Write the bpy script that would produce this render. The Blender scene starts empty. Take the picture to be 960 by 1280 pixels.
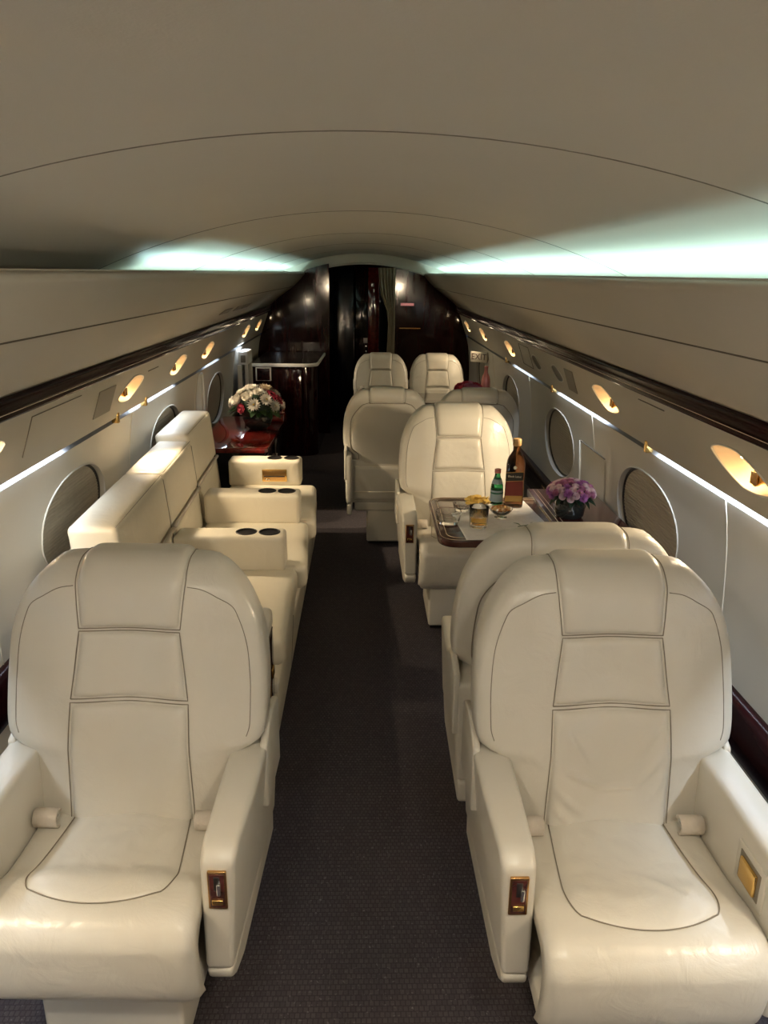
import bpy, bmesh, math, random
import numpy as np
from mathutils import Vector, Matrix, noise

random.seed(7)
SC = bpy.context.scene
COL = SC.collection
PI = math.pi

# ------------------------------------------------------------------ materials
def new_mat(name):
    m = bpy.data.materials.new(name); m.use_nodes = True
    nt = m.node_tree
    return m, nt, nt.nodes['Principled BSDF']

def nd(nt, t, **kw):
    n = nt.nodes.new(t)
    for k, v in kw.items():
        if k in n.inputs: n.inputs[k].default_value = v
        else: setattr(n, k, v)
    return n

def rgba(c): return (c[0], c[1], c[2], 1)

def plain(name, col, rough=.5, metal=0, **kw):
    m, nt, b = new_mat(name)
    b.inputs['Base Color'].default_value = rgba(col)
    b.inputs['Roughness'].default_value = rough
    b.inputs['Metallic'].default_value = metal
    for k, v in kw.items(): b.inputs[k.replace('_', ' ')].default_value = v
    return m

def noisy(name, c1, c2, rough, scale=6, bump=.1, bscale=200, dist=.002, detail=4, big=0, **kw):
    """two-tone noise colour, fine bump, optional broad creases"""
    m, nt, b = new_mat(name)
    tc = nd(nt, 'ShaderNodeTexCoord')
    n1 = nd(nt, 'ShaderNodeTexNoise', Scale=scale, Detail=detail)
    nt.links.new(tc.outputs['Object'], n1.inputs['Vector'])
    r = nd(nt, 'ShaderNodeValToRGB')
    r.color_ramp.elements[0].color = rgba(c1); r.color_ramp.elements[1].color = rgba(c2)
    r.color_ramp.elements[0].position = .3; r.color_ramp.elements[1].position = .7
    nt.links.new(n1.outputs['Fac'], r.inputs['Fac'])
    nt.links.new(r.outputs['Color'], b.inputs['Base Color'])
    b.inputs['Roughness'].default_value = rough
    n2 = nd(nt, 'ShaderNodeTexNoise', Scale=bscale, Detail=3)
    nt.links.new(tc.outputs['Object'], n2.inputs['Vector'])
    bp = nd(nt, 'ShaderNodeBump', Strength=bump, Distance=dist)
    nt.links.new(n2.outputs['Fac'], bp.inputs['Height'])
    if big:
        n3 = nd(nt, 'ShaderNodeTexNoise', Scale=11, Detail=5, Distortion=1.2)
        nt.links.new(tc.outputs['Object'], n3.inputs['Vector'])
        b2 = nd(nt, 'ShaderNodeBump', Strength=big, Distance=.012)
        nt.links.new(n3.outputs['Fac'], b2.inputs['Height'])
        nt.links.new(bp.outputs['Normal'], b2.inputs['Normal'])
        nt.links.new(b2.outputs['Normal'], b.inputs['Normal'])
    else:
        nt.links.new(bp.outputs['Normal'], b.inputs['Normal'])
    for k, v in kw.items(): b.inputs[k.replace('_', ' ')].default_value = v
    return m

def wood(name, c1, c2, rough=.12, axis='Y', coat=.6, spec=.5):
    m, nt, b = new_mat(name)
    tc = nd(nt, 'ShaderNodeTexCoord')
    mp = nd(nt, 'ShaderNodeMapping')
    mp.inputs['Scale'].default_value = {'Y': (14, 1.2, 14), 'Z': (14, 14, 1.2), 'X': (1.2, 14, 14)}[axis]
    nt.links.new(tc.outputs['Object'], mp.inputs['Vector'])
    n = nd(nt, 'ShaderNodeTexNoise', Scale=2.2, Detail=6, Distortion=.6)
    nt.links.new(mp.outputs['Vector'], n.inputs['Vector'])
    r = nd(nt, 'ShaderNodeValToRGB')
    r.color_ramp.elements[0].color = rgba(c1); r.color_ramp.elements[1].color = rgba(c2)
    r.color_ramp.elements[0].position = .35; r.color_ramp.elements[1].position = .7
    nt.links.new(n.outputs['Fac'], r.inputs['Fac'])
    nt.links.new(r.outputs['Color'], b.inputs['Base Color'])
    b.inputs['Roughness'].default_value = rough
    b.inputs['Coat Weight'].default_value = coat
    b.inputs['Specular IOR Level'].default_value = spec
    b.inputs['Coat Roughness'].default_value = .06
    return m

def emit(name, col, s):
    m, nt, b = new_mat(name)
    b.inputs['Base Color'].default_value = rgba(col)
    b.inputs['Emission Color'].default_value = rgba(col)
    b.inputs['Emission Strength'].default_value = s
    return m

def glass(name, col=(1, 1, 1), rough=.02, ior=1.45):
    m, nt, b = new_mat(name)
    b.inputs['Base Color'].default_value = rgba(col)
    b.inputs['Transmission Weight'].default_value = 1
    b.inputs['Roughness'].default_value = rough
    b.inputs['IOR'].default_value = ior
    return m

def carpet_mat():
    m, nt, b = new_mat('carpet')
    tc = nd(nt, 'ShaderNodeTexCoord')
    br = nd(nt, 'ShaderNodeTexBrick', Scale=34.0)
    br.inputs['Color1'].default_value = (.075, .064, .068, 1)
    br.inputs['Color2'].default_value = (.058, .050, .055, 1)
    br.inputs['Mortar'].default_value = (.044, .037, .041, 1)
    br.inputs['Mortar Size'].default_value = .05
    br.inputs['Brick Width'].default_value = .42; br.inputs['Row Height'].default_value = .5
    nt.links.new(tc.outputs['Object'], br.inputs['Vector'])
    n = nd(nt, 'ShaderNodeTexNoise', Scale=110, Detail=3)
    nt.links.new(tc.outputs['Object'], n.inputs['Vector'])
    r = nd(nt, 'ShaderNodeValToRGB')
    r.color_ramp.elements[0].position = .62; r.color_ramp.elements[1].position = .76
    r.color_ramp.elements[0].color = (0, 0, 0, 1); r.color_ramp.elements[1].color = (1, 1, 1, 1)
    nt.links.new(n.outputs['Fac'], r.inputs['Fac'])
    mx = nd(nt, 'ShaderNodeMixRGB', blend_type='MIX')
    mx.inputs['Color2'].default_value = (.15, .135, .14, 1)
    nt.links.new(r.outputs['Color'], mx.inputs['Fac'])
    nt.links.new(br.outputs['Color'], mx.inputs['Color1'])
    nt.links.new(mx.outputs['Color'], b.inputs['Base Color'])
    b.inputs['Roughness'].default_value = .95
    b.inputs['Specular IOR Level'].default_value = .1
    bp = nd(nt, 'ShaderNodeBump', Strength=.6, Distance=.004)
    n2 = nd(nt, 'ShaderNodeTexNoise', Scale=260, Detail=2)
    nt.links.new(tc.outputs['Object'], n2.inputs['Vector'])
    ad = nd(nt, 'ShaderNodeMath', operation='ADD')
    nt.links.new(n2.outputs['Fac'], ad.inputs[0])
    mu = nd(nt, 'ShaderNodeMath', operation='MULTIPLY'); mu.inputs[1].default_value = -.8
    nt.links.new(br.outputs['Fac'], mu.inputs[0])
    nt.links.new(mu.outputs[0], ad.inputs[1])
    nt.links.new(ad.outputs[0], bp.inputs['Height'])
    nt.links.new(bp.outputs['Normal'], b.inputs['Normal'])
    return m

M = {}
M['leather'] = noisy('cream_leather', (.62, .58, .49), (.66, .62, .53), .29, scale=4, bump=.10, bscale=320, dist=.0015, big=.30)
M['leather_smooth'] = noisy('cream_leather_taut', (.61, .57, .48), (.65, .61, .52), .32, scale=3, bump=.08, bscale=320, dist=.0015, big=.05)
M['sofa_leather'] = noisy('sofa_leather', (.70, .635, .50), (.74, .675, .54), .40, scale=4, bump=.1, bscale=300, dist=.0015, big=.34)
M['seam'] = plain('seam_thread', (.22, .185, .135), .7)
M['piping'] = plain('cream_piping', (.72, .66, .54), .5)
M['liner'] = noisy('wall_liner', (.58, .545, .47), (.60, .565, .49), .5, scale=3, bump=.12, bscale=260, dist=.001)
M['bin'] = noisy('bin_liner', (.46, .415, .335), (.48, .435, .355), .55, scale=3, bump=.12, bscale=240, dist=.001)  # darkened because bins catch less light; that shade is in the colour
M['headliner'] = noisy('headliner', (.67, .63, .545), (.69, .65, .565), .45, scale=3, bump=.25, bscale=300, dist=.001)
M['seamline'] = plain('panel_gap', (.12, .10, .075), .8)
M['faint_gap'] = plain('faint_panel_gap', (.26, .235, .19), .8)
M['slot'] = plain('slot_grey', (.22, .22, .22), .6)
M['cherry'] = wood('dark_cherry', (.008, .0016, .0020), (.022, .0036, .0042), rough=.26, coat=.03, spec=.18)
M['cherry_z'] = wood('dark_cherry_upright', (.010, .0016, .0018), (.026, .0034, .0036), axis='Z', rough=.08, coat=.05, spec=.3)
M['red_wood'] = wood('red_lacquer_wood', (.10, .006, .005), (.22, .014, .010), rough=.08)
M['table_wood'] = wood('table_wood', (.045, .011, .009), (.085, .020, .015), axis='X', rough=.18)
M['inlay'] = plain('pale_inlay', (.55, .45, .32), .35)
M['gold'] = plain('gold', (.80, .52, .18), .22, 1)
M['brass_dark'] = plain('aged_gold', (.62, .36, .14), .25, 1)
M['chrome'] = plain('chrome', (.85, .85, .86), .12, 1)
M['dark'] = plain('dark_plastic', (.012, .010, .010), .4)
M['black_gloss'] = plain('black_lacquer', (.004, .0035, .005), .12)
M['navy_gloss'] = plain('dark_blue_lacquer', (.004, .005, .012), .14)
M['white_plastic'] = plain('white_plastic', (.72, .70, .65), .4)
M['carpet'] = carpet_mat()
M['shade'] = noisy('pleated_shade', (.42, .37, .29), (.45, .40, .315), .7, scale=30, bump=.2, bscale=300)
M['bezel'] = plain('window_bezel', (.62, .58, .50), .35)
M['gasket'] = plain('dark_gasket', (.03, .026, .022), .5)  # shadow inside the window reveal, put into colour
M['grille'] = plain('grille_grey', (.22, .195, .15), .55)
M['belt'] = noisy('belt_webbing', (.58, .51, .42), (.64, .57, .48), .55, scale=60, bump=.5, bscale=400)
M['cup'] = plain('lamp_recess', (.78, .62, .42), .4)
M['lens'] = emit('lamp_lens', (1.0, .72, .38), 14)
M['off_lens'] = plain('unlit_lens', (.22, .19, .15), .3)
M['curtain'] = noisy('curtain_cloth', (.36, .31, .22), (.42, .36, .26), .85, scale=12, bump=.2, bscale=200)
M['glass'] = glass('clear_glass', (.97, .98, .98))
M['green_glass'] = glass('green_glass', (.06, .42, .16), .04)
M['vase_glass'] = plain('smoked_glass', (.018, .022, .020), .06, **{'Coat_Weight': .5})
M['whisky'] = glass('amber_whisky', (.92, .55, .12), .02, 1.36)
M['whisky_glass'] = glass('whisky_bottle_glass', (.16, .065, .022), .03, 1.42)
M['cork'] = plain('wooden_stopper', (.42, .25, .10), .5)
M['label_black'] = plain('black_band', (.010, .012, .010), .4)
M['label_red'] = plain('dark_red_paper', (.16, .018, .012), .5)
M['label_gold'] = plain('gold_paper', (.42, .25, .06), .4)
M['label_blue'] = plain('pale_blue_paper', (.26, .36, .42), .5)
M['cap_red'] = plain('red_cap', (.42, .14, .12), .35)
M['ink_cream'] = plain('cream_ink', (.75, .68, .52), .5)
M['ink_dark'] = plain('dark_ink', (.06, .03, .03), .5)
M['napkin'] = noisy('white_linen', (.70, .69, .66), (.78, .77, .74), .9, scale=40, bump=.4, bscale=500)
M['chips'] = noisy('yellow_crisps', (.70, .42, .06), (.85, .60, .16), .6, scale=40, bump=.3, bscale=200)
M['nut_brown'] = noisy('roasted_nut', (.35, .13, .03), (.55, .24, .06), .5, scale=60, bump=.3)
M['nut_pale'] = noisy('pale_nut', (.58, .38, .17), (.70, .50, .26), .5, scale=60, bump=.3)
M['white_petal'] = plain('white_petal', (.80, .76, .68), .6)
M['cream_petal'] = plain('cream_petal', (.78, .66, .50), .6)
M['red_petal'] = plain('crimson_petal', (.42, .03, .06), .55)
M['pink_petal'] = plain('pink_petal', (.58, .24, .38), .6)
M['pale_pink'] = plain('pale_pink_petal', (.84, .66, .69), .6)
M['mauve'] = plain('mauve_petal', (.42, .15, .40), .6)
M['leaf'] = plain('green_leaf', (.035, .085, .025), .5)
M['leaf_dark'] = plain('dark_green_leaf', (.012, .032, .014), .5)
M['stamen'] = plain('yellow_centre', (.60, .45, .08), .7)
M['pink_foil'] = plain('pink_foil', (.70, .25, .22), .3, .3)

# ------------------------------------------------------------------ mesh helpers
def link(name, verts, faces, mat, parent=None, smooth=True, recalc=False):
    me = bpy.data.meshes.new(name)
    me.from_pydata([tuple(v) for v in verts], [], faces)
    if recalc:
        bm = bmesh.new(); bm.from_mesh(me)
        bmesh.ops.remove_doubles(bm, verts=bm.verts, dist=1e-6)
        bmesh.ops.recalc_face_normals(bm, faces=bm.faces)
        bm.to_mesh(me); bm.free()
    if smooth:
        me.polygons.foreach_set('use_smooth', [True] * len(me.polygons))
    me.materials.append(mat if not isinstance(mat, str) else M[mat])
    o = bpy.data.objects.new(name, me)
    COL.objects.link(o)
    if parent: o.parent = parent
    return o

def link_bm(name, bm, mat, parent=None, smooth=True):
    me = bpy.data.meshes.new(name)
    bmesh.ops.recalc_face_normals(bm, faces=bm.faces)
    bm.to_mesh(me); bm.free()
    if smooth:
        me.polygons.foreach_set('use_smooth', [True] * len(me.polygons))
        me.set_sharp_from_angle(angle=math.radians(42))
    me.materials.append(M[mat] if isinstance(mat, str) else mat)
    o = bpy.data.objects.new(name, me); COL.objects.link(o)
    if parent: o.parent = parent
    return o

def tag(o, label=None, cat=None, group=None, kind=None):
    if label: o['label'] = label
    if cat: o['category'] = cat
    if group: o['group'] = group
    if kind: o['kind'] = kind
    return o

def thing(name, label, cat, loc=(0, 0, 0), rz=0, group=None):
    o = bpy.data.objects.new(name, None); COL.objects.link(o)
    o.location = loc; o.rotation_euler = (0, 0, rz); o.empty_display_size = .05
    return tag(o, label, cat, group)

def add_box(bm, lo, hi, bev=0, seg=3):
    b2 = bmesh.new()
    bmesh.ops.create_cube(b2, size=1)
    for v in b2.verts:
        v.co = Vector([lo[i] + (v.co[i] + .5) * (hi[i] - lo[i]) for i in range(3)])
    if bev:
        bmesh.ops.bevel(b2, geom=list(b2.edges), offset=bev, segments=seg, affect='EDGES', profile=.5)
    merge(bm, b2)

def merge(bm, b2):
    me = bpy.data.meshes.new('t'); b2.to_mesh(me); b2.free()
    bm.from_mesh(me); bpy.data.meshes.remove(me)

def box(name, lo, hi, mat, parent=None, bev=.004, seg=3):
    bm = bmesh.new(); add_box(bm, lo, hi, bev, seg)
    return link_bm(name, bm, mat, parent)

def add_prism(bm, poly, axis, t0, t1, bev=0, seg=3, taper=None):
    """poly: 2-D points; axis 0 -> poly is (y,z) extruded along x, 1 -> (x,z) along y, 2 -> (x,y) along z"""
    b2 = bmesh.new()
    def mk(p, t):
        if axis == 0: return Vector((t, p[0], p[1]))
        if axis == 1: return Vector((p[0], t, p[1]))
        return Vector((p[0], p[1], t))
    a = [b2.verts.new(mk(p, t0)) for p in poly]
    b = [b2.verts.new(mk(p, t1)) for p in poly]
    n = len(poly)
    b2.faces.new(a); b2.faces.new(b[::-1])
    for i in range(n): b2.faces.new((a[i], b[i], b[(i + 1) % n], a[(i + 1) % n]))
    bmesh.ops.recalc_face_normals(b2, faces=b2.faces)
    if bev:
        bmesh.ops.bevel(b2, geom=list(b2.edges), offset=bev, segments=seg, affect='EDGES', profile=.5)
    if taper:
        for v in b2.verts: v.co = taper(v.co)
    merge(bm, b2)

def prism(name, poly, axis, t0, t1, mat, parent=None, bev=0, seg=3, taper=None):
    bm = bmesh.new(); add_prism(bm, poly, axis, t0, t1, bev, seg, taper)
    return link_bm(name, bm, mat, parent)

def tube_data(pts, r, n=8, cap=True):
    pts = [Vector(p) for p in pts]
    V, Fc = [], []
    prev = None
    for i, p in enumerate(pts):
        t = (pts[min(i + 1, len(pts) - 1)] - pts[max(i - 1, 0)])
        if t.length < 1e-9: t = Vector((0, 0, 1))
        t.normalize()
        if prev is None:
            a = t.orthogonal().normalized()
        else:
            a = (prev - t * prev.dot(t))
            a = a.normalized() if a.length > 1e-6 else t.orthogonal().normalized()
        prev = a
        b = t.cross(a)
        rr = r[i] if isinstance(r, (list, tuple)) else r
        for k in range(n):
            an = 2 * PI * k / n
            V.append(p + a * (math.cos(an) * rr) + b * (math.sin(an) * rr))
    for i in range(len(pts) - 1):
        for k in range(n):
            Fc.append((i * n + k, i * n + (k + 1) % n, (i + 1) * n + (k + 1) % n, (i + 1) * n + k))
    if cap:
        Fc.append(tuple(range(n))[::-1]); Fc.append(tuple((len(pts) - 1) * n + k for k in range(n)))
    return V, Fc

def tube(name, pts, r, mat, parent=None, n=8):
    V, Fc = tube_data(pts, r, n)
    return link(name, V, Fc, mat, parent)

def lathe(name, prof, mat, parent=None, n=32, c=(0, 0, 0), tf=None, closed=False):
    V, Fc = [], []
    for (r, z) in prof:
        for k in range(n):
            a = 2 * PI * k / n
            v = Vector((c[0] + r * math.cos(a), c[1] + r * math.sin(a), c[2] + z))
            V.append(tf(v) if tf else v)
    m = len(prof)
    for i in range(m - 1 if not closed else m):
        j = (i + 1) % m
        for k in range(n):
            Fc.append((i * n + k, i * n + (k + 1) % n, j * n + (k + 1) % n, j * n + k))
    if not closed:
        Fc.append(tuple(range(n))[::-1]); Fc.append(tuple((m - 1) * n + k for k in range(n)))
    o = link(name, V, Fc, mat, parent, recalc=True)
    o.data.set_sharp_from_angle(angle=math.radians(50))
    return o

def catmull(xs, ys):
    xs = np.array(xs, float); ys = np.array(ys, float)
    m = np.gradient(ys, xs)
    # monotone limiting keeps the outline free of overshoot
    d = np.diff(ys) / np.diff(xs)
    for i in range(len(d)):
        if abs(d[i]) < 1e-9: m[i] = m[i + 1] = 0
        else:
            a, b = m[i] / d[i], m[i + 1] / d[i]
            if a < 0: m[i] = 0
            if b < 0: m[i + 1] = 0
            if a > 3: m[i] = 3 * d[i]
            if b > 3: m[i + 1] = 3 * d[i]
    def f(x):
        x = min(max(x, xs[0]), xs[-1])
        i = min(int(np.searchsorted(xs, x, side='right')) - 1, len(xs) - 2)
        h = xs[i + 1] - xs[i]; t = (x - xs[i]) / h
        return ((2*t**3 - 3*t**2 + 1) * ys[i] + (t**3 - 2*t**2 + t) * h * m[i]
                + (-2*t**3 + 3*t**2) * ys[i + 1] + (t**3 - t**2) * h * m[i + 1])
    return f

def spath(pts, n):
    """smooth arclength-sampled polyline through 2-D/3-D points"""
    P = np.array(pts, float)
    s = np.concatenate([[0], np.cumsum(np.linalg.norm(np.diff(P, axis=0), axis=1))])
    fs = [catmull(s, P[:, k]) for k in range(P.shape[1])]
    return [tuple(f(s[-1] * i / n) for f in fs) for i in range(n + 1)], s[-1]

def edge(t, p=9):
    return 1 - abs(2 * t - 1) ** p

def patch(name, P, nu, nv, mat, parent=None, puff=.012, sink=.006, p=9, flip=False, skirt=.03, extra=None, pv=None):
    """a stuffed panel lying on the surface P(u,v); its edges sink to make the seams"""
    G = np.array([[P(i / nu, j / nv) for j in range(nv + 1)] for i in range(nu + 1)], float)
    du = np.gradient(G, axis=0); dv = np.gradient(G, axis=1)
    N = np.cross(du, dv); N /= np.maximum(np.linalg.norm(N, axis=2, keepdims=True), 1e-12)
    if flip: N = -N
    V = []; idx = {}
    for i in range(nu + 1):
        for j in range(nv + 1):
            u, v = i / nu, j / nv
            o = -sink + (puff + sink) * edge(u, p) * edge(v, pv or p)
            if extra: o += extra(u, v) * min(1, 6 * min(u, 1 - u)) * min(1, 6 * min(v, 1 - v))
            idx[i, j] = len(V); V.append(G[i, j] + N[i, j] * o)
    Fc = []
    for i in range(nu):
        for j in range(nv):
            f = (idx[i, j], idx[i + 1, j], idx[i + 1, j + 1], idx[i, j + 1])
            Fc.append(f[::-1] if flip else f)
    ring = [(i, 0) for i in range(nu)] + [(nu, j) for j in range(nv)] + [(i, nv) for i in range(nu, 0, -1)] + [(0, j) for j in range(nv, 0, -1)]
    if skirt:
        b0 = len(V)
        for (i, j) in ring: V.append(G[i, j] - N[i, j] * (sink + skirt))
        n = len(ring)
        for k in range(n):
            a, b = idx[ring[k]], idx[ring[(k + 1) % n]]
            f = (a, b0 + k, b0 + (k + 1) % n, b)
            Fc.append(f[::-1] if flip else f)
    return link(name, V, Fc, mat, parent)

def cushion(name, lo, hi, mat, parent=None, r=.03, puff=(0, 0, 0), n=14, fn=None):
    """rounded stuffed block"""
    lo = np.array(lo, float); hi = np.array(hi, float)
    c = (lo + hi) / 2; h = (hi - lo) / 2
    rr = min(r, h.min() * .98)
    V = {}; verts = []; Fc = []
    def ax(k):
        m = max(4, int(n * h[k] / h.max()) + 3)
        # denser near the rims so the rounding reads
        inner = (h[k] - rr) / h[k]
        e = [1 - (1 - inner) * (1 - math.sin(PI / 2 * t / 4)) for t in range(5)]
        mid = [inner * (-1 + 2 * t / m) for t in range(1, m)]
        return [-x for x in e[::-1]] + mid + e
    A = [ax(k) for k in range(3)]
    def vid(p):
        key = tuple(round(x, 6) for x in p)
        if key in V: return V[key]
        q = np.array(p) * h
        cl = np.clip(q, -(h - rr), h - rr)
        d = q - cl; L = np.linalg.norm(d)
        if L > 1e-9: q = cl + d / L * rr
        for k in range(3):
            if abs(abs(p[k]) - 1) < 1e-6 and puff[k]:
                o = [j for j in range(3) if j != k]
                q[k] += math.copysign(puff[k] * (1 - abs(p[o[0]]) ** 3) * (1 - abs(p[o[1]]) ** 3), p[k])
        q = q + c
        if fn: q = np.array(fn(q))
        V[key] = len(verts); verts.append(q)
        return V[key]
    for k in range(3):
        o = [j for j in range(3) if j != k]
        for s in (-1, 1):
            for i in range(len(A[o[0]]) - 1):
                for j in range(len(A[o[1]]) - 1):
                    f = []
                    for (a, b) in ((i, j), (i + 1, j), (i + 1, j + 1), (i, j + 1)):
                        p = [0, 0, 0]; p[k] = s; p[o[0]] = A[o[0]][a]; p[o[1]] = A[o[1]][b]
                        f.append(vid(p))
                    if len(set(f)) == 4: Fc.append(tuple(f))
    return link(name, verts, Fc, mat, parent, recalc=True)

def crease(u, v, a, b, w, h):
    """a raised soft fold along the segment a-b in patch coordinates"""
    ax, ay = a; bx, by = b
    dx, dy = bx - ax, by - ay
    t = max(0, min(1, ((u - ax) * dx + (v - ay) * dy) / (dx * dx + dy * dy)))
    d = math.hypot(u - ax - t * dx, v - ay - t * dy)
    return h * math.exp(-(d / w) ** 2) * math.sin(PI * min(1, max(0, t * .9 + .05)))

# ------------------------------------------------------------------ club seats
def make_seat(name, label, loc, rz=0, aisle=1, rec=13, ws=1.0, front=.325, creases=0, group=None, pocket=False, seed=1, ztop=1.026):
    """origin on the floor below the foot of the backrest; sits facing -y; aisle arm on side `aisle`"""
    S = thing(name, label, 'chair', loc, rz, group)
    tr = math.tan(math.radians(rec))
    K = ztop / 1.05
    zt, zm = .985 * K, ztop
    hwf = catmull([.40, .55, .600, .622, .645, .72, .80*K, .88*K, .94*K, .985*K, 1.015*K, 1.035*K, 1.046*K, 1.05*K],
                  [.232, .238, .246, .282, .296, .300, .298, .288, .268, .243, .217, .193, .172, .150])
    hw = lambda z: hwf(z) * ws
    T0 = .15
    def Tz(z):
        if z <= zt: return T0 - .03 * max(0, .62 - z) / .2
        t = min(1, (z - zt) / (zm - zt))
        return .035 + (T0 - .035) * math.sqrt(max(0, 1 - t * t))
    def yc(z):
        lum = -.014 * math.exp(-((z - .62) / .12) ** 2) - .010 * math.exp(-((z - .95) / .09) ** 2)
        return tr * (z - .45) + T0 / 2 + lum
    n = 4.2
    def yfront(x, z):
        a = min(1, abs(x) / hw(z))
        w = .014 * math.sin(PI * min(1, a * 1.12)) ** 2 * max(0, min(1, (zt - z) / .12))
        return yc(z) - Tz(z) / 2 * (1 - a ** n) ** (1 / n) - w
    def yback(x, z):
        a = min(1, abs(x) / hw(z))
        return yc(z) + Tz(z) / 2 * (1 - a ** n) ** (1 / n)
    # backrest shell
    zs = [.43 + (zt - .43) * i / 46 for i in range(47)] + [zt + (zm - zt) * math.sin(PI / 2 * i / 12) for i in range(1, 13)]
    NR = 72
    V, Fc = [], []
    for z in zs:
        for k in range(NR):
            a = 2 * PI * k / NR
            ca, sa = math.cos(a), math.sin(a)
            x = hw(z) * math.copysign(abs(ca) ** (2 / n), ca)
            y = yfront(x, z) if sa < 0 else yback(x, z)
            if sa < 0 and creases >= 0:
                q = noise.noise(Vector((x * 5 + seed * 7, z * 34, seed)))
                side = max(0, min(1, (abs(x) - .15) / .05)) * max(0, min(1, (hw(z) - abs(x)) / .04))
                y -= .0022 * max(0, q) * side
            V.append((x, y, z))
    for i in range(len(zs) - 1):
        for k in range(NR):
            Fc.append((i * NR + k, i * NR + (k + 1) % NR, (i + 1) * NR + (k + 1) % NR, (i + 1) * NR + k))
    Fc.append(tuple(range(NR))[::-1]); Fc.append(tuple((len(zs) - 1) * NR + k for k in range(NR)))
    link('backrest', V, Fc, 'leather', S)
    # stitched seams following the rim
    for s in (-1, 1):
        q = [(hw(z) - .034 * ws, z) for z in [.645 + (.95 * K - .645) * i / 14 for i in range(15)]]
        xe = q[-1][0]
        for t in (.35, .7, 1.0):
            q.append((xe + (.127 * ws - xe) * t, .95 * K + .050 * K * math.sin(t * PI / 2)))
        P0 = [(q[0][0] - .004, q[0][1])] + q[1:]
        sm, _ = spath(P0, 70)
        tube('stitching', [(s * x, yfront(x, z) - .0006, z) for x, z in sm], .0010, 'seam', S, 6)
    # lumbar and middle panels
    def panel(z0, z1, w0, w1):
        def P(u, v):
            z = z0 + (z1 - z0) * v
            x = (2 * u - 1) * (w0 + (w1 - w0) * v) * ws
            return (x, yfront(x, z), z)
        return P
    zh = .9075 * K
    if creases == 2:
        CR = [(p, q, w_ * .8, h_ * 2.6) for p, q, w_, h_ in [((.06, .92), (.33, .55), .022, .0035), ((.94, .95), (.70, .60), .022, .003), ((.05, .60), (.45, .38), .025, .0035),
              ((.45, .38), (.72, .42), .025, .003), ((.72, .42), (.95, .72), .025, .0035), ((.04, .42), (.30, .16), .022, .0035),
              ((.05, .26), (.22, .06), .02, .003), ((.95, .55), (.80, .30), .03, .002)]]
    else:
        CR = [((.05, .93), (.25, .72), .02, .0022), ((.95, .93), (.80, .62), .02, .0025), ((.97, .70), (.74, .36), .02, .002), ((.9, .45), (.7, .15), .02, .002),
              ((.04, .5), (.2, .3), .02, .0015)]
    ex = lambda u, v: sum(crease(u, v, *c) for c in CR) + .0012 * noise.noise(Vector((u * 6, v * 5, seed * 3.1)))
    ex2 = lambda u, v: .0012 * noise.noise(Vector((u * 5, v * 4, seed * 5.7))) + crease(u, v, (.8, .2), (.97, .6), .03, .002)
    patch('lumbar_panel', panel(.432, .742 * K, .142, .132), 44, 44, 'leather', S, .010, .008, 18, extra=ex)
    patch('middle_panel', panel(.750 * K, zh - .006, .131, .112), 36, 30, 'leather', S, .010, .008, 16, extra=ex2)
    for z0, z1, w0, w1 in ((.432, .742 * K, .142, .132), (.750 * K, zh - .006, .131, .112)):
        P = panel(z0, z1, w0, w1)
        loop = [P(i / 20, 0) for i in range(21)] + [P(1, i / 20) for i in range(1, 21)] + [P(1 - i / 20, 1) for i in range(1, 21)] + [P(0, 1 - i / 20) for i in range(1, 21)]
        tube('panel_seam', [(x, y - .0012, z) for x, y, z in loop], .0013, 'seam', S, 6)
    # headrest wraps over the crest
    prof = [(yfront(0, zh + (zt - zh) * i / 14), zh + (zt - zh) * i / 14) for i in range(15)]
    prof += [(yfront(0, zt + (zm - zt) * math.sin(PI / 2 * i / 8)), zt + (zm - zt) * math.sin(PI / 2 * i / 8)) for i in range(1, 9)]
    prof += [(yback(0, zt + (zm - zt) * math.sin(PI / 2 * i / 8)), zt + (zm - zt) * math.sin(PI / 2 * i / 8)) for i in range(8, -1, -1)]
    prof += [(yback(0, zt - .004 - .006 * i), zt - .004 - .006 * i) for i in range(3)]
    hp, _ = spath(prof, 60)
    def HP(u, v):
        y, z = hp[int(round(v * 60))]
        w = (.113 + .010 * min(1, max(0, (z - zh) / .1))) * ws
        x = (2 * u - 1) * w
        yf0, yb0 = yfront(0, z), yback(0, z)
        dy = (yfront(x, z) - yf0) if abs(y - yf0) < abs(y - yb0) else (yback(x, z) - yb0)
        dy *= min(1, max(0, (zm - z) / .03))
        return (x, y + dy, z)
    patch('headrest', HP, 30, 60, 'leather_smooth', S, .012, .008, 14, pv=40)
    for u in (0, 1):
        tube('panel_seam', [HP(u, j / 60) for j in range(0, 61)], .0013, 'seam', S, 6)
    tube('panel_seam', [(HP(i / 20, 0)[0], HP(i / 20, 0)[1] - .0012, HP(i / 20, 0)[2]) for i in range(21)], .0013, 'seam', S, 6)
    tube('panel_seam', [(HP(i / 20, 1)[0], HP(i / 20, 1)[1] + .0012, HP(i / 20, 1)[2]) for i in range(21)], .0016, 'seam', S, 6)
    # rear shell panel
    def RP(u, v):
        z = .50 + (.975 * K - .50) * v
        w = hw(min(z, .93 * K)) - .05 * ws
        if v > .70: w *= .50 + .50 * math.sqrt(max(0, 1 - ((v - .70) / .30) ** 2))
        x = (2 * u - 1) * w
        return (x, yback(x, z), z)
    patch('rear_panel', RP, 30, 30, 'leather_smooth', S, .009, .006, 22, flip=True)
    loop = [RP(0, i / 30) for i in range(31)] + [RP(i / 20, 1) for i in range(1, 21)] + [RP(1, 1 - i / 30) for i in range(1, 31)]
    tube('panel_seam', [(x, y + .0012, z) for x, y, z in loop], .0018, 'seam', S, 6)
    # lower rear skirt between the arms
    ysk = yback(0, .5)
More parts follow.
